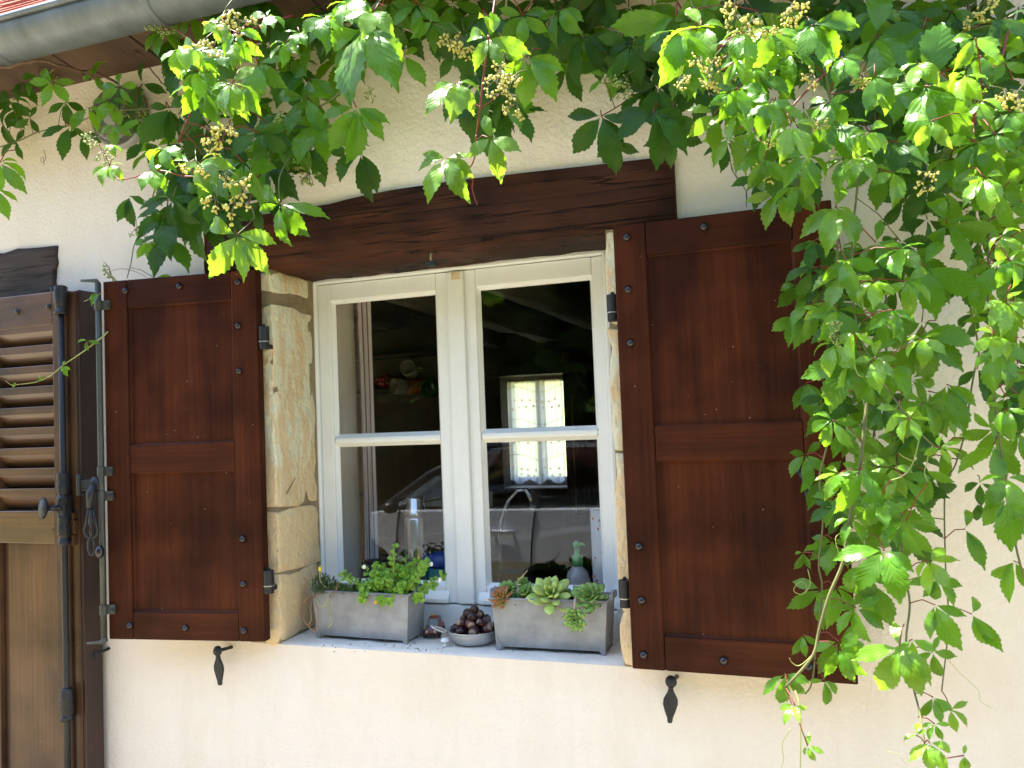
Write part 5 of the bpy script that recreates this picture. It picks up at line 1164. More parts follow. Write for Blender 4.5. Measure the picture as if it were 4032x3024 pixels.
# ---- A: far left, along the eave
A = Creeper('creeper spray along the eave at the far left, partly over the round wall lamp', 300, 350, .15)
A.stemline([(-80, 600, .05), (60, 560, .08), (150, 520, .10), (285, 488, .14), (420, 440, .2), (560, 430, .18), (700, 420, .12)], .0035, .003)
A.stemline([(470, 140, .10), (520, 190, .1), (565, 225, .08), (590, 270, .05), (640, 330, .04)], .004, .003, OLDSTEM, wig=.002)
A.stemline([(555, 130, .12), (572, 180, .1), (576, 230, .08)], .004, .004, OLDSTEM)
A.stemline([(-40, 268, .30), (60, 258, .30), (150, 238, .29), (230, 255, .26), (320, 280, .2), (390, 290, .15), (470, 330, .1)], .008, .006, OLDSTEM, wig=.003)
for t in ((209, 322, 100, 0, .26, 30, 'L', ((-140, .75), (-88, .95), (-20, 1.08), (35, 1.1), (88, .8))),
          (471, 342, 92, 0, .26, 28, 'L', ((-100, .95), (-172, .85), (105, .75), (-52, .95), (38, .9))),
          (372, 300, 80, 0, .2, 30, 'L', ((-80, .8), (150, 1.1), (30, .8), (-150, .6))),
          (345, 424, 105, 0, .2, 22, 'L', ((-38, 1.05), (38, .95), (90, .5))), (272, 497, 128, 0, .12, 15, 'D', ((-8, 1.1), (-75, 1), (70, .6))),
          (119, 464, 85, 0, .1, 15, 'D', ((40, .9), (150, .6), (-60, .9))), (60, 560, 85, 0, .08, 15, 'D', ((-60, 1), (20, .8), (150, .7))),
          (0, 640, 125, 0, .2, 30, 'L', ((80, 1), (35, 1.05), (-10, 1), (120, .6))), (-12, 745, 110, 0, .16, 25, 'L', ((70, .8), (20, 1.1), (-30, .8))),
          (560, 330, 130, 0, .15, 20, 'D', ((-20, 1), (70, .7), (180, .8))), (668, 425, 150, 0, .16, 15, 'D', ((-35, 1.25), (0, 1.05), (28, .9), (-95, .5))),
          (570, 560, 105, 0, .12, 15, 'D', ((-50, .9), (20, 1), (70, .7))), (90, 320, 90, 0, .06, 15, 'D', D4), (20, 330, 110, 0, .05, 10, 'D', D3), (330, 520, 100, 0, .04, 10, 'D', D3),
          (60, 430, 80, 0, .05, 20, 'D', D4), (10, 480, 100, 0, .08, 20, 'D', D4), (520, 450, 90, 20, .1, 20, 'D', D3)): A.leaf(*t)
A.flowers([(500, 425, .12), (545, 440, .12), (200, 290, .1)], BUDG, 70)
A.tendril([(172, 590, .08), (180, 620, .08), (168, 640, .08), (160, 630, .08), (170, 618, .08), (172, 650, .08)], REDSTEM)
# ---- B: sunlit clump above the shutter with the rod
B = Creeper('sunlit creeper clump hanging above the shutter that has the locking rod', 800, 450, .3)
B.stemline([(700, 120, .3), (790, 205, .44), (800, 330, .44), (760, 420, .35), (700, 560, .25)], .004, .0025, REDSTEM)
B.stemline([(1150, 60, .3), (1000, 110, .38), (900, 140, .45), (860, 120, .47)], .0035, .002, REDSTEM)
B.stemline([(930, 420, .3), (800, 680, .42), (620, 670, .45), (530, 698, .45), (460, 705, .45), (431, 653, .46), (405, 590, .46), (370, 555, .46)], .003, .002, REDSTEM)
B.stemline([(640, 620, .06), (600, 780, .06), (560, 900, .06), (530, 960, .06), (515, 1040, .06), (500, 1095, .06)], .003, .002)
B.stemline([(980, 800, .25), (1000, 840, .35), (990, 870, .42), (932, 925, .46)], .003, .002)
for t in ((789, 199, 118, 0, .47, 45, 'Y', ((-112, 1.2), (-55, 1.0), (-10, 1), (30, .85), (85, .85))), (925, 166, 105, 0, .48, 42, 'Y', ((-95, .8), (-15, 1), (25, .95), (70, 1), (140, .6))),
          (796, 338, 125, 0, .47, 45, 'L', ((-85, 1.15), (-40, 1), (10, 1.15), (45, 1.05), (95, .95))), (935, 358, 110, 0, .46, 45, 'L', ((-90, .9), (-30, .8), (8, 1), (50, 1.1), (110, 1))),
          (855, 95, 85, 0, .48, 48, 'Y', ((-120, 1.1), (-55, .9), (10, .8), (60, .9), (150, .7))), (1054, 63, 88, 0, .48, 48, 'L', ((-95, .9), (-30, .9), (30, 1), (80, .9), (170, .5))), (1125, 170, 90, 0, .47, 48, 'L', D5),
          (1180, 130, 80, 0, .47, 45, 'L', D4), (431, 653, 80, 0, .46, 45, 'Y', ((-78, 1.15), (-35, 1), (10, 1), (62, .9), (110, .7))), (603, 670, 88, 0, .46, 48, 'L', ((-45, 1.05), (5, 1.15), (55, .95), (120, .5), (165, .5))),
          (445, 570, 50, 0, .46, 40, 'Y', D3), (750, 640, 120, 0, .46, 45, 'L', ((-75, .9), (-110, 1), (60, .6))), (932, 925, 165, 0, .48, 30, 'Y', ((-112, .98), (-38, 1.1), (6, 1.08), (42, 1.08), (86, .98))),
          (511, 773, 118, 0, .12, 15, 'D', ((5, 1.1), (-30, .9), (70, .6))), (683, 789, 165, 0, .15, 15, 'D', ((-25, 1.05), (28, 1.15), (-75, .8), (80, .8))), (584, 948, 78, 0, .14, 20, 'L', ((-85, .85), (-38, 1), (12, 1.15), (60, 1), (140, .7))),
          (610, 1095, 70, 0, .09, 20, 'L', ((88, 1), (40, .5))), (1020, 520, 150, 0, .3, 20, 'D', D5), (880, 560, 150, 10, .22, 20, 'D', D4), (960, 640, 160, 0, .3, 20, 'L', D4),
          (810, 760, 120, -20, .25, 20, 'D', D4), (870, 830, 130, 20, .2, 15, 'D', D3), (1015, 250, 140, 0, .35, 30, 'L', D5), (640, 130, 100, -30, .25, 25, 'L', D4)): B.leaf(*t)
B.fill([(850, 240, 240, 160, 7), (760, 560, 180, 150, 9), (900, 720, 190, 160, 9), (700, 860, 130, 90, 4), (1010, 560, 90, 160, 4), (900, 60, 160, 60, 5)], 'DDL', (.04, .24), (110, 160), 5)
B.flowers([(888, 60, .49), (943, 86, .49), (808, 172, .49), (765, 640, .43), (822, 570, .42), (868, 531, .42), (888, 510, .42), (895, 696, .45), (955, 723, .45), (848, 790, .43), (928, 802, .43)])
B.flowers([(600, 85, .3), (645, 112, .3), (358, 550, .46), (405, 606, .46), (540, 900, .1), (432, 1068, .07)], BUDG, 70)
B.tendril([(510, 1063, .06), (480, 1058, .06), (440, 1066, .06), (430, 1076, .06)], REDSTEM)
B.tendril([(510, 1063, .06), (540, 1072, .07), (575, 1090, .08)], REDSTEM)
# ---- C: over the left end of the lintel
C = Creeper('big-leaved creeper spray over the left end of the lintel', 1350, 300, .3)
C.stemline([(1560, -60, .3), (1440, 60, .4), (1431, 116, .42), (1380, 280, .3), (1330, 370, .25), (1260, 420, .2), (1150, 480, .15)], .0045, .003)
C.stemline([(1140, 620, .3), (1100, 700, .38), (1103, 805, .43)], .003, .002)
for t in ((1431, 116, 190, 0, .46, 26, 'L', ((-122, 1.1), (-72, 1.08), (-12, 1.5), (28, 1.4), (75, .95))), (1404, 424, 150, 0, .26, 22, 'L', ((-88, 1), (-28, 1.3), (5, 1.5), (42, 1.05), (72, .9))),
          (1205, 385, 140, 0, .22, 20, 'L', ((-95, .9), (-22, 1.25), (28, 1.05), (85, .8))), (1103, 805, 130, 0, .44, 28, 'L', ((-125, .95), (-70, .8), (-5, 1.15), (42, 1.2), (82, 1.45))),
          (1292, 80, 110, 0, .35, 30, 'L', D5), (1590, 220, 105, 0, .18, 20, 'L', ((-55, .95), (-18, 1.25), (35, 1.25), (120, .6))), (1420, 600, 165, 0, .18, 12, 'D', ((-45, 1), (0, 1.2), (32, 1))), (1240, 560, 150, -10, .12, 15, 'D', D4),
          (1060, 640, 150, 10, .2, 18, 'D', D4), (1520, 30, 120, 30, .2, 20, 'L', D4), (1640, 20, 130, 0, .25, 20, 'L', D5), (1120, 520, 130, 0, .25, 20, 'D', D5), (1080, 700, 120, -40, .12, 15, 'D', D3), (1400, -10, 130, 0, .46, 40, 'L', D5)): C.leaf(*t)
C.fill([(1250, 160, 180, 150, 11), (1180, 480, 110, 130, 6), (1600, 50, 190, 90, 9)], 'DDL', (.04, .25), (110, 155), 6)
C.flowers([(1105, 475, .25), (1160, 670, .15), (1220, 690, .15), (1180, 620, .15), (1445, 40, .2), (1460, 370, .1, 50)], BUDG, 85)
# ---- D: single shoot in front of the lintel
Dn = Creeper('single creeper shoot with red stem dangling in front of the lintel', 1900, 300, .46)
Dn.stemline([(1960, -80, .4), (1940, 60, .45), (1925, 149, .46), (1912, 240, .46), (1900, 330, .46), (1890, 430, .46), (1876, 530, .46)], .0038, .003, REDSTEM)
Dn.stemline([(1876, 530, .46), (1872, 600, .46), (1862, 640, .46), (1845, 670, .46), (1852, 700, .46), (1862, 712, .46), (1860, 740, .46), (1868, 775, .46), (1880, 808, .46)], .0028, .0018, REDSTEM)
Dn.stemline([(1893, 425, .46), (1930, 400, .46), (1965, 372, .46)], .002, .0016, REDSTEM); Dn.stemline([(1893, 425, .46), (1865, 405, .46), (1840, 385, .46), (1795, 328, .46)], .002, .0016, REDSTEM)
for t in ((1925, 149, 120, 0, .48, 34, 'Y', ((-172, 1.1), (172, 1.0), (-108, 1.2), (-28, 1.05), (22, 1.05), (68, 1.35))), (1795, 328, 118, 0, .48, 38, 'Y', ((-78, 1.25), (100, .95), (-42, 1.35), (-2, 1.2), (42, 1))),
          (1931, 544, 108, 0, .48, 34, 'Y', ((-168, .8), (165, .6), (-50, 1.05), (18, 1.45), (60, 1.2))), (1756, 623, 120, 0, .48, 36, 'Y', ((-95, .75), (-68, 1.0), (98, .9), (-25, 1.45), (28, 1.4), (60, .95)))): Dn.leaf(*t)
Dn.leaf(1872, 240, 135, 0, .2, 15, 'D', D4); Dn.leaf(1960, 330, 170, 0, .2, 15, 'D', D4); Dn.leaf(1830, 380, 150, 0, .15, 15, 'D', D3); Dn.leaf(1900, 430, 150, 15, .15, 15, 'D', D4); Dn.leaf(1790, 200, 120, 0, .15, 15, 'D', D4); Dn.leaf(1720, 100, 130, 0, .12, 15, 'D', D5); Dn.leaf(1800, 60, 140, 0, .1, 15, 'D', D5)
Dn.leaf(2030, 430, 140, 0, .15, 15, 'D', D4); Dn.leaf(2060, 60, 130, 0, .3, 20, 'L', D5)
Dn.fill([(1900, 60, 180, 90, 8), (1960, 330, 90, 150, 4)], 'DDL', (.06, .25), (110, 150), 15)
Dn.flowers([(1762, 130, .3), (1815, 160, .3), (1830, 200, .3), (1975, 278, .46), (1950, 320, .46), (2028, 300, .46), (2028, 418, .46), (1990, 370, .46)])
# ---- E: dark spray over the right end of the lintel
E = Creeper('dark creeper spray drooping over the right end of the lintel', 2400, 300, .2)
E.stemline([(2150, -40, .1), (2270, 100, .14), (2330, 180, .14), (2480, 240, .14), (2620, 300, .12), (2750, 340, .1)], .005, .003)
E.stemline([(2520, 330, .12), (2460, 400, .14), (2368, 457, .16)], .0028, .002, REDSTEM)
for t in ((2073, 229, 135, 0, .42, 28, 'L', ((-105, .8), (-55, 1), (5, 1.4), (42, 1.5), (82, 1.2))), (2199, 40, 115, 0, .25, 22, 'L', ((-70, .8), (-8, 1.2), (40, 1.1), (80, .9))), (2292, 143, 165, 0, .18, 12, 'D', ((-48, 1.05), (-8, 1.2), (38, 1.1), (75, 1.15))),
          (2660, 60, 230, 0, .35, 18, 'L', ((-78, 1.2), (-50, .8), (120, .7))), (2368, 457, 145, 0, .2, 14, 'D', ((-95, .98), (-35, 1.3), (12, 1.5), (45, 1.0), (70, .7))), (2570, 441, 158, 0, .24, 14, 'D', ((-88, 1.02), (-42, 1.25), (10, 1.5), (48, 1.3), (82, .95))),
          (2378, 311, 80, 0, .22, 25, 'L', ((-125, .95), (-60, 1), (125, 1.25))), (2590, 340, 160, 0, .16, 12, 'D', D4), (2500, 250, 150, 0, .12, 12, 'D', D4), (2230, 260, 140, 0, .12, 15, 'D', D4), (2650, 520, 140, 0, .15, 12, 'D', D3), (2480, 180, 150, 20, .2, 15, 'D', D5), (2420, 560, 110, 10, .12, 12, 'D', D3)): E.leaf(*t)
E.fill([(2250, 90, 220, 130, 12), (2520, 150, 150, 140, 9), (2650, 320, 130, 150, 7)], 'DDL', (.03, .18), (110, 160), 7)
E.flowers([(2400, 305, .2), (2458, 312, .2), (2464, 358, .2), (2520, 170, .15), (2160, 275, .3)], BUDG, 75)
# ---- F: flowering sunlit mass above the shutter corner
Fm = Creeper('flowering sunlit creeper mass above the top corner of the right-hand shutter', 2950, 350, .4)
Fm.stemline([(2700, -40, .3), (2762, 106, .46), (2830, 280, .46), (2902, 434, .46), (2950, 500, .4)], .004, .003)
Fm.stemline([(3300, 240, .4), (3150, 385, .46), (3100, 440, .46), (3054, 404, .47)], .0035, .002, REDSTEM)
for t in ((2762, 106, 150, 0, .47, 42, 'Y', ((-75, 1.35), (-48, 1.5), (18, 1.05), (-140, .8), (110, .7))), (2902, 434, 120, 0, .48, 42, 'Y', ((-115, 1.1), (-58, 1.15), (-12, 1.1), (20, 1), (150, .6))), (3054, 404, 122, 0, .48, 44, 'Y', ((-85, 1.15), (-35, 1.2), (22, 1.15), (70, 1.0), (120, .8))),
          (2960, 270, 90, 0, .47, 40, 'Y', ((-150, .9), (-90, .6), (140, .8), (60, .9), (10, .8))), (2905, 180, 110, 0, .44, 36, 'L', D5), (2700, 250, 130, 0, .35, 25, 'L', D4), (2990, 110, 110, 0, .46, 40, 'Y', D4), (3157, 676, 145, 0, .22, 15, 'D', ((-38, 1.25), (-8, 1.3), (38, 1.05), (100, .8), (-90, .9))),
          (3050, 610, 120, 0, .3, 20, 'L', D4), (2790, 360, 140, 0, .25, 18, 'D', D4), (3000, 560, 130, 10, .35, 20, 'L', D5), (3110, 210, 120, 0, .44, 36, 'L', D5), (2860, 560, 110, 0, .2, 15, 'D', D3), (2990, 700, 130, -10, .1, 10, 'D', D3)): Fm.leaf(*t)
Fm.fill([(2850, 150, 200, 170, 11), (2990, 430, 180, 160, 9), (3080, 650, 110, 110, 5), (3130, 150, 150, 150, 7)], 'DLLY', (.08, .50), (105, 150), 8)
Fm.flowers([(2865, 20, .45), (2900, 70, .47), (2955, 90, .47), (2940, 125, .47), (2755, 235, .46), (2808, 248, .46), (2690, 318, .46), (2800, 310, .46), (3040, 120, .47), (3120, 40, .46), (3110, 50, .46), (3030, 560, .44, 60), (3020, 610, .3), (3055, 640, .3), (3060, 672, .3), (3000, 615, .3), (3200, 300, .47), (3225, 480, .47, 60)])
# ---- G: upper right mass
G = Creeper('large-leaved creeper mass filling the upper right corner under the eave', 3600, 350, .3)
G.stemline([(3200, 120, .4), (3250, 300, .42), (3290, 481, .44), (3330, 623, .45), (3310, 720, .45), (3290, 816, .46)], .004, .003)
G.stemline([(3500, -60, .2), (3470, 100, .2), (3449, 146, .2), (3440, 380, .12), (3480, 700, .1)], .006, .004, OLDSTEM)
G.stemline([(3800, -60, .1), (3830, 200, .08), (3800, 420, .08), (3810, 640, .08), (3800, 790, .06)], .006, .005, OLDSTEM, wig=.002)
G.stemline([(3980, 60, .3), (3940, 240, .35), (3854, 398, .45), (3830, 480, .45), (3780, 540, .35)], .004, .003, REDSTEM)
for t in ((3197, 99, 145, 0, .47, 36, 'L', ((-70, 1.05), (-12, 1.15), (30, 1.15), (62, 1.25), (95, 1.45))), (3290, 481, 130, 0, .46, 36, 'L', ((-35, 1.25), (20, 1.15), (50, 1.35), (85, 1.0), (-110, .7))), (3449, 146, 168, 0, .3, 22, 'L', ((-55, 1.5), (12, 1.3), (45, 1.35), (80, 1.4), (178, 1.2))),
          (3641, 338, 195, 0, .48, 26, 'L', ((162, 1.3), (-72, 1.25), (82, 1.15), (-4, 1.3), (38, 1.2))), (3330, 623, 100, 0, .47, 36, 'L', ((-70, 1.1), (-30, 1.1), (18, 1.2), (-120, .7), (100, .7))), (3290, 816, 130, 0, .48, 34, 'Y', ((-55, 1.25), (-12, 1.4), (32, 1.25), (80, .8), (165, .8))), (3516, 680, 100, 0, .47, 40, 'Y', ((-110, .9), (-55, 1.0), (-2, 1.3), (42, 1.05), (98, .9))),
          (3837, 564, 132, 0, .48, 32, 'L', ((-95, .85), (-35, 1.25), (5, 1.2), (45, 1.25), (85, 1.05))), (3854, 398, 95, 0, .48, 42, 'Y', ((-80, 1.1), (170, .8), (25, 1.2), (80, 1), (-30, .8))), (3953, 245, 108, 0, .4, 28, 'L', ((-110, 1), (-30, .95), (140, 1.05), (70, 1))), (3728, 882, 150, 0, .35, 20, 'L', ((-150, 1.2), (-40, 1.15), (20, 1.35), (72, 1.6), (115, 1))),
          (3449, 955, 105, 0, .42, 30, 'L', ((172, .9), (-50, 1.05), (35, 1.2), (78, 1.15), (-10, 1))), (3540, 600, 90, 0, .4, 30, 'L', ((80, 1.4), (160, .9))), (3600, 60, 150, 0, .2, 15, 'D', D5), (3750, 150, 150, 0, .25, 20, 'L', D5), (3940, 90, 130, 0, .3, 25, 'L', D4), (3480, 400, 150, 0, .2, 15, 'D', D5), (3620, 620, 150, 0, .2, 12, 'D', D4), (3760, 480, 140, 0, .2, 15, 'D', D4),
          (3380, 330, 150, 0, .25, 18, 'D', D5), (3930, 620, 130, 0, .3, 20, 'L', D5), (3980, 440, 120, 0, .45, 36, 'L', D5), (3560, 790, 140, -15, .15, 12, 'D', D4)): G.leaf(*t)
G.fill([(3450, 250, 260, 230, 8), (3800, 200, 230, 200, 8), (3620, 520, 220, 200, 9), (3950, 520, 90, 220, 6)], 'DDLL', (.05, .46), (115, 165), 9)
G.flowers([(3400, 300, .46, 70), (3460, 390, .46, 60), (3410, 325, .46, 60), (3965, 370, .47), (4000, 390, .47), (3655, 690, .47), (3640, 740, .46, 60), (3885, 30, .35), (3825, 75, .35), (3890, 250, .3, 70), (3480, 620, .1, 60), (3790, 830, .1, 50)])
# ---- H: strand down the outer edge of the shutter
H = Creeper('creeper strand trailing down the outer edge of the right-hand shutter', 3270, 1700, .3)
H.stemline([(3300, 900, .3), (3290, 1200, .3), (3290, 1321, .3), (3280, 1513, .3), (3257, 1745, .3), (3227, 1878, .3), (3240, 2045, .3), (3224, 2222, .3), (3237, 2322, .3), (3215, 2530, .3), (3197, 2686, .3), (3170, 2733, .3)], .0036, .0024)
H.stemline([(3420, 1500, .45), (3390, 1800, .5), (3343, 2050, .52), (3320, 2209, .53), (3263, 2348, .54), (3224, 2487, .54), (3204, 2574, .55), (3150, 2645, .55), (3091, 2706, .55)], .005, .0035)
for t in ((3124, 1242, 108, 0, .22, 20, 'L', ((150, .8), (-55, 1.0), (-12, 1.2), (12, 1.25), (48, 1.1))), (3174, 1507, 112, 0, .2, 15, 'L', ((-25, 1), (8, 1.25), (40, .9))), (3174, 1789, 105, 0, .24, 18, 'L', ((-45, 1.1), (5, 1.35), (45, 1), (130, .7), (-100, .6))), (3353, 1427, 155, 0, .5, 26, 'L', ((-82, 1.45), (-30, 1.4), (25, 1.15), (60, .7))),
          (3323, 1686, 110, 0, .3, 16, 'L', ((150, .6), (-25, 1.2), (25, 1.2), (65, 1))), (3396, 1852, 142, 0, .52, 28, 'L', ((-72, 1.2), (-30, 1.35), (30, 1.1), (65, .9))), (3161, 2176, 72, 0, .28, 22, 'L', ((125, 1), (-88, .5), (-18, 1.1), (25, 1))), (3290, 2310, 125, 0, .3, 15, 'L', ((-50, .8), (-10, 1.3), (40, 1.1), (70, 1))),
          (3162, 2500, 80, 0, .3, 20, 'L', ((-30, 1.1), (10, 1.1), (50, .8))), (3300, 2554, 122, 0, .54, 26, 'L', ((130, .9), (-20, 1), (20, 1.25), (42, 1.25), (75, 1.0))), (3244, 2677, 85, 0, .4, 20, 'L', ((-80, .7), (15, 1.35), (60, 1.1), (150, .6))), (3091, 2653, 118, 0, .5, 18, 'L', ((-55, 1), (-8, 1.25), (35, 1), (75, .8))), (3131, 2779, 72, 0, .58, 40, 'Y', ((-85, 1), (-40, 1.1), (10, 1), (70, .8))), (3181, 2938, 62, 0, .58, 30, 'Y', ((178, .9), (70, 1.1), (25, 1.1), (-40, .7))),
          (3240, 1060, 130, 0, .25, 15, 'D', D4), (3200, 950, 120, 20, .25, 15, 'D', D4), (3330, 1079, 115, 0, .48, 40, 'Y', ((-80, 1.3), (178, 1.1), (-38, 1.2), (22, 1.2), (65, 1.1))), (3230, 1220, 80, 0, .45, 35, 'Y', ((-60, 1), (-100, .8), (30, .8))), (3280, 1580, 110, 0, .25, 12, 'D', D3), (3300, 1950, 130, 0, .3, 14, 'L', D4), (3230, 1150, 100, 0, .2, 12, 'D', D3), (3275, 2120, 110, 0, .28, 12, 'L', D3)): H.leaf(*t)
H.fill([(3250, 1120, 120, 200, 8), (3340, 1500, 110, 240, 7), (3330, 1950, 110, 220, 6), (3300, 2420, 90, 160, 3)], 'LLD', (.14, .42), (100, 140), 18, (8, 30))
H.stemline([(3131, 2720, .56), (3150, 2790, .57), (3153, 2900, .57), (3150, 3060, .57)], .002, .0015, YT)
H.tendril([(3180, 2240, .3), (3190, 2300, .3), (3160, 2340, .3), (3125, 2325, .3), (3150, 2290, .3), (3178, 2310, .3), (3165, 2335, .3)]); H.tendril([(3110, 2870, .57), (3080, 2930, .57), (3085, 2990, .57), (3070, 3040, .57)]); H.tendril([(3204, 2574, .5), (3150, 2620, .5), (3120, 2610, .5), (3108, 2590, .5)])
H.tendril([(3320, 2209, .52), (3300, 2170, .52), (3290, 2120, .52), (3310, 2100, .52), (3322, 2115, .52)])
H.flowers([(3290, 1275, .45, 55), (3295, 1310, .45, 50), (3300, 1340, .45, 40)], BUDG)
# ---- I: long strands over the bare wall
I = Creeper('long creeper strands hanging over bare wall right of the shutter, lowest of all', 3560, 1800, .35)
I.stemline([(3380, 700, .4), (3356, 950, .5), (3363, 1215, .5), (3396, 1348, .52), (3440, 1450, .54), (3529, 1580, .56), (3600, 1680, .58), (3688, 1766, .58)], .0034, .0022)
I.stemline([(3489, 1000, .1), (3489, 1348, .12), (3495, 1513, .15), (3456, 1613, .16), (3436, 1812, .2), (3480, 2000, .25)], .0035, .003)
I.stemline([(3530, 1800, .3), (3545, 2037, .35), (3555, 2222, .38), (3582, 2375, .4), (3568, 2521, .42), (3590, 2680, .45), (3620, 2800, .5), (3640, 2925, .54), (3660, 3060, .54)], .0036, .0022)
I.stemline([(3814, 1182, .15), (3854, 1374, .15), (3840, 1447, .15), (3820, 1560, .18), (3801, 1699, .2), (3761, 1832, .22), (3721, 1924, .24), (3724, 2256, .28), (3735, 2450, .3), (3708, 2720, .32)], .003, .002)
for t in ((3641, 1050, 165, 0, .4, 18, 'L', ((150, .9), (-30, 1.15), (15, 1.3), (62, 1.5))), (3462, 1242, 108, 0, .46, 28, 'L', ((-130, .7), (90, 1.0), (15, 1.0), (45, 1.4), (-30, .9))), (3449, 1411, 88, 0, .55, 40, 'Y', ((178, .9), (-80, 1), (88, .95), (-5, 1.35), (42, 1.2))), (3628, 1315, 172, 0, .35, 16, 'L', ((-30, 1.55), (80, 1.3), (48, 1.3), (5, 1.2))), (3582, 1646, 85, 0, .6, 44, 'Y', ((-105, 1), (175, .9), (85, 1), (-45, 1.1), (25, 1))),
          (3575, 1712, 122, 0, .3, 14, 'L', ((-25, 1.25), (30, 1.2), (75, .8))), (3728, 1514, 150, 0, .3, 14, 'L', ((-15, 1.2), (25, 1.4), (60, .9))), (3655, 1540, 140, 0, .3, 14, 'L', ((-30, 1), (15, 1.3))), (3482, 2169, 155, 0, .56, 30, 'L', ((-78, 1.4), (170, .9), (-32, 1.2), (18, 1.25), (60, .9))), (3688, 2279, 98, 0, .4, 22, 'L', ((-75, 1.2), (-8, 1.0), (75, 1.05), (42, 1.3), (-40, .9))), (3389, 2222, 130, 0, .35, 14, 'L', ((-30, 1.0), (18, 1.3), (50, 1))),
          (3436, 2295, 140, 0, .34, 14, 'L', ((-12, 1.2), (28, 1.3), (-50, .8))), (3681, 2381, 135, 0, .5, 22, 'L', ((-15, 1.0), (35, 1.5), (70, .9))), (3800, 2083, 122, 0, .3, 18, 'L', ((165, .8), (20, 1.4), (42, 1.1))), (3827, 2418, 118, 0, .3, 18, 'L', ((160, .8), (30, 1.4), (38, 1.6))), (3542, 2547, 158, 0, .58, 34, 'Y', ((-72, 1.3), (-172, .7), (-28, 1.25), (25, 1.35), (55, 1.15))), (3674, 2567, 92, 0, .38, 20, 'L', ((160, .7), (75, 1), (5, 1.3), (-60, .9))),
          (3744, 2793, 78, 0, .4, 22, 'Y', ((-80, .7), (15, 1.2), (50, 1.2), (115, .9))), (3661, 2925, 95, 0, .6, 36, 'Y', ((-55, 1.1), (-8, 1.2), (75, 1.1), (35, 1.3))), (3608, 2895, 55, 0, .58, 38, 'Y', ((170, 1.2), (-70, 1), (120, .8))), (3674, 2745, 95, 0, .45, 24, 'L', ((20, 1.1), (-30, 1), (60, 1))), (3794, 2975, 80, 0, .5, 20, 'Y', ((0, 1), (20, .8), (170, .5))), (3680, 2850, 70, 0, .5, 30, 'L', D4),
          (3560, 2060, 130, 0, .35, 14, 'L', ((0, 1.2), (40, 1.2), (-40, 1))), (3480, 1960, 140, 0, .35, 14, 'L', D4), (3560, 1880, 130, 0, .35, 16, 'L', D4), (3640, 1850, 140, 0, .3, 14, 'L', D3)): I.leaf(*t)
I.fill([(3520, 1130, 170, 190, 9), (3500, 1560, 150, 220, 8), (3520, 1950, 110, 170, 6), (3660, 1750, 110, 170, 5)], 'LLD', (.08, .42), (115, 155), 10, (8, 28))
I.tendril([(3620, 1719, .58), (3600, 1810, .58), (3560, 1870, .58), (3510, 1890, .58)]); I.tendril([(3660, 1760, .58), (3650, 1820, .58), (3640, 1860, .58), (3655, 1900, .58)]); I.tendril([(3600, 1818, .58), (3560, 1800, .58), (3540, 1785, .58)])
I.tendril([(3735, 2600, .33), (3790, 2660, .3), (3850, 2715, .28), (3860, 2760, .26), (3910, 2790, .25)], r=.0009); I.tendril([(3388, 1270, .5), (3362, 1340, .52), (3365, 1420, .54), (3375, 1470, .55), (3400, 1485, .55)], r=.0018); I.tendril([(3500, 2960, .56), (3540, 2975, .56), (3570, 3010, .56)], r=.001)
for k, nm in ((3700, 'Y'), ): I.leaf(3700, 1762, 70, 0, .6, 40, 'Y', ((-60, .9), (75, 1.3), (100, 1.2), (30, 1.1), (178, .8)))
# ---- J: right edge of the frame
J = Creeper('creeper strand with large drooping leaves at the picture edge beyond the bare wall', 3920, 1500, .35)
J.stemline([(3900, 700, .3), (3893, 983, .35), (3887, 1102, .36), (3900, 1361, .38), (3920, 1613, .4), (3960, 1900, .42), (4000, 2150, .44), (4040, 2300, .44)], .0036, .0028)
J.stemline([(4010, 900, .2), (4022, 1010, .2), (4005, 1100, .2), (3990, 1180, .2)], .004, .003, OLDSTEM)
for t in ((3986, 1195, 130, 0, .45, 26, 'L', ((-15, 1.2), (60, 1), (-60, .8))), (3847, 1454, 125, 0, .14, 14, 'D', ((68, 1.2), (25, 1.3), (-55, .8), (45, 1.2))), (3913, 1752, 155, 0, .4, 18, 'L', ((-42, 1.2), (5, 1.2), (40, 1), (170, .7))), (3966, 1964, 140, 0, .5, 28, 'L', ((-45, 1.1), (-5, 1.35), (40, 1.2))), (3993, 2209, 125, 0, .35, 14, 'L', ((-48, 1.0), (-15, 1.3), (30, 1.2))), (3960, 1560, 120, 0, .3, 15, 'L', D4),
          (3850, 1000, 140, 0, .25, 15, 'L', D4), (3960, 880, 140, 0, .3, 18, 'L', D5), (4010, 1330, 130, 0, .3, 16, 'L', D4), (3860, 1900, 90, 0, .2, 12, 'D', D3), (4010, 1700, 140, 0, .35, 18, 'L', D4), (3790, 1090, 140, -10, .2, 14, 'D', D4), (3840, 1230, 130, 0, .12, 12, 'D', D3), (4000, 2020, 130, 0, .4, 18, 'L', D4), (3940, 750, 150, 0, .35, 20, 'L', D5), (3850, 1980, 80, 0, .2, 15, 'D', ((-10, 1), (30, .8))), (4020, 1080, 140, 0, .3, 16, 'L', D4)): J.leaf(*t)
J.fill([(3930, 1050, 110, 220, 7), (3950, 1500, 80, 220, 4)], 'LD', (.1, .4), (120, 155), 12, (8, 28))
J.fill([(4170, 500, 140, 450, 11), (4180, 1300, 110, 450, 6)], 'LDL', (.1, .45), (120, 155), 13, (8, 28))
J.tendril([(3840, 1440, .15), (3850, 1400, .15), (3870, 1390, .15), (3885, 1410, .15), (3870, 1425, .15)])
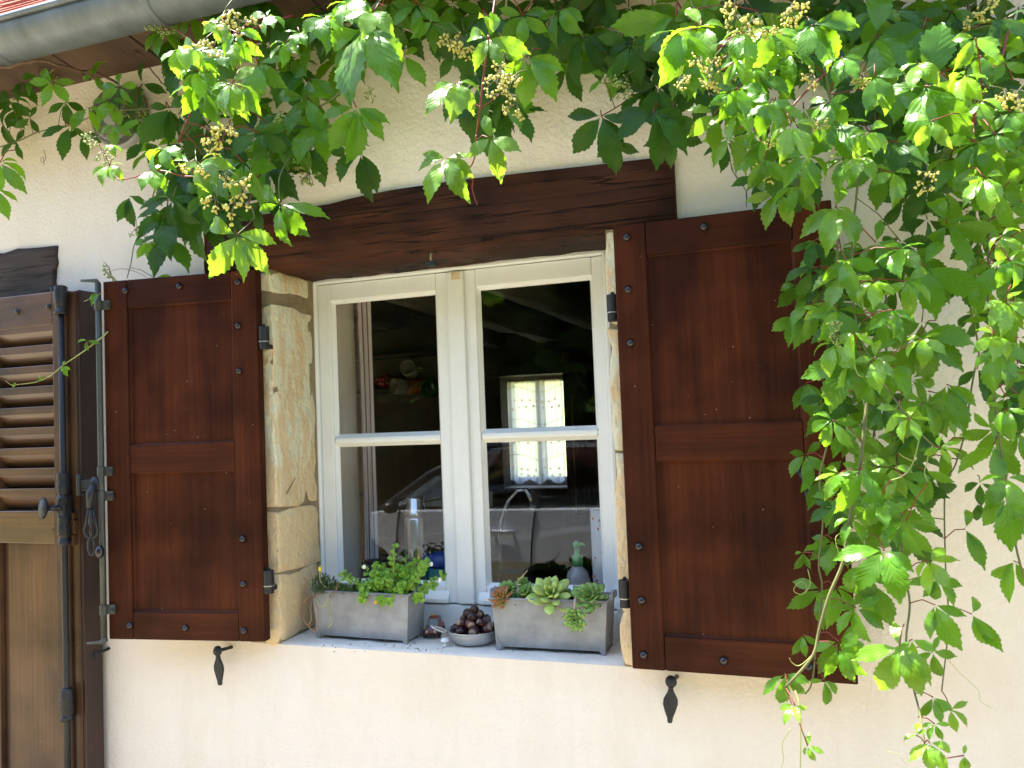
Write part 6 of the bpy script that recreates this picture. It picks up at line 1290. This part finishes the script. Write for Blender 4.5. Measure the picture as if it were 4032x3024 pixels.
# ---- K: thin tendril shoot over the louvred shutter
K = Creeper('thin pale young creeper tip crossing in front of the louvred shutter', 245, 1441, .16)
K.stemline([(425, 1305, .15), (405, 1325, .16), (345, 1372, .17), (290, 1410, .175), (245, 1441, .18), (200, 1478, .18), (150, 1502, .18), (90, 1512, .18), (45, 1515, .18), (22, 1498, .18)], .0034, .0012, YT)
K.stemline([(410, 1155, .17), (391, 1159, .17), (370, 1170, .17), (330, 1187, .17)], .0015, .001, YT)
for t in ((345, 1341, 42, 0, .18, 25, 'L', ((-88, 1.1), (-25, 1), (70, 1.1))), (391, 1159, 52, 0, .18, 20, 'L', ((-35, 1.1), (-70, .9))), (248, 1442, 34, 0, .19, 25, 'Y', ((70, .9), (18, 1.1), (-20, .7), (160, .6))), (170, 1490, 26, 0, .19, 25, 'Y', ((-110, 1), (-60, 1), (150, .6))), (65, 1514, 22, 0, .19, 25, 'Y', ((-60, 1), (-130, 1)))): K.leaf(*t, jit=.1)
sunlit(B, [(830, 230, 170, 150, 5), (720, 600, 120, 60, 2)], 41); sunlit(Fm, [(2920, 260, 200, 180, 6), (3060, 560, 80, 100, 2)], 42); sunlit(G, [(3480, 420, 230, 280, 7), (3880, 420, 130, 300, 4)], 43)
sunlit(H, [(3330, 1250, 70, 260, 5), (3300, 1900, 60, 300, 3)], 44); sunlit(I, [(3530, 1250, 110, 280, 6), (3500, 1900, 100, 320, 4), (3620, 2350, 70, 250, 2)], 45); sunlit(J, [(3940, 1150, 70, 300, 5), (3970, 1750, 50, 250, 2)], 46); sunlit(C, [(1350, 40, 200, 60, 3)], 47)
for t in ((430, 395, 95, 0, .2, 25, 'L', D4), (560, 470, 95, 0, .18, 20, 'L', D3), (500, 372, 90, 10, .16, 20, 'D', D5), (455, 490, 85, -10, .2, 22, 'L', D3), (150, 300, 90, 0, .15, 20, 'D', D4), (260, 400, 90, 0, .1, 18, 'D', D3), (40, 400, 95, 20, .12, 20, 'D', D4)): A.leaf(*t)
# ---- L: shaded leaves against the wall in the top right corner
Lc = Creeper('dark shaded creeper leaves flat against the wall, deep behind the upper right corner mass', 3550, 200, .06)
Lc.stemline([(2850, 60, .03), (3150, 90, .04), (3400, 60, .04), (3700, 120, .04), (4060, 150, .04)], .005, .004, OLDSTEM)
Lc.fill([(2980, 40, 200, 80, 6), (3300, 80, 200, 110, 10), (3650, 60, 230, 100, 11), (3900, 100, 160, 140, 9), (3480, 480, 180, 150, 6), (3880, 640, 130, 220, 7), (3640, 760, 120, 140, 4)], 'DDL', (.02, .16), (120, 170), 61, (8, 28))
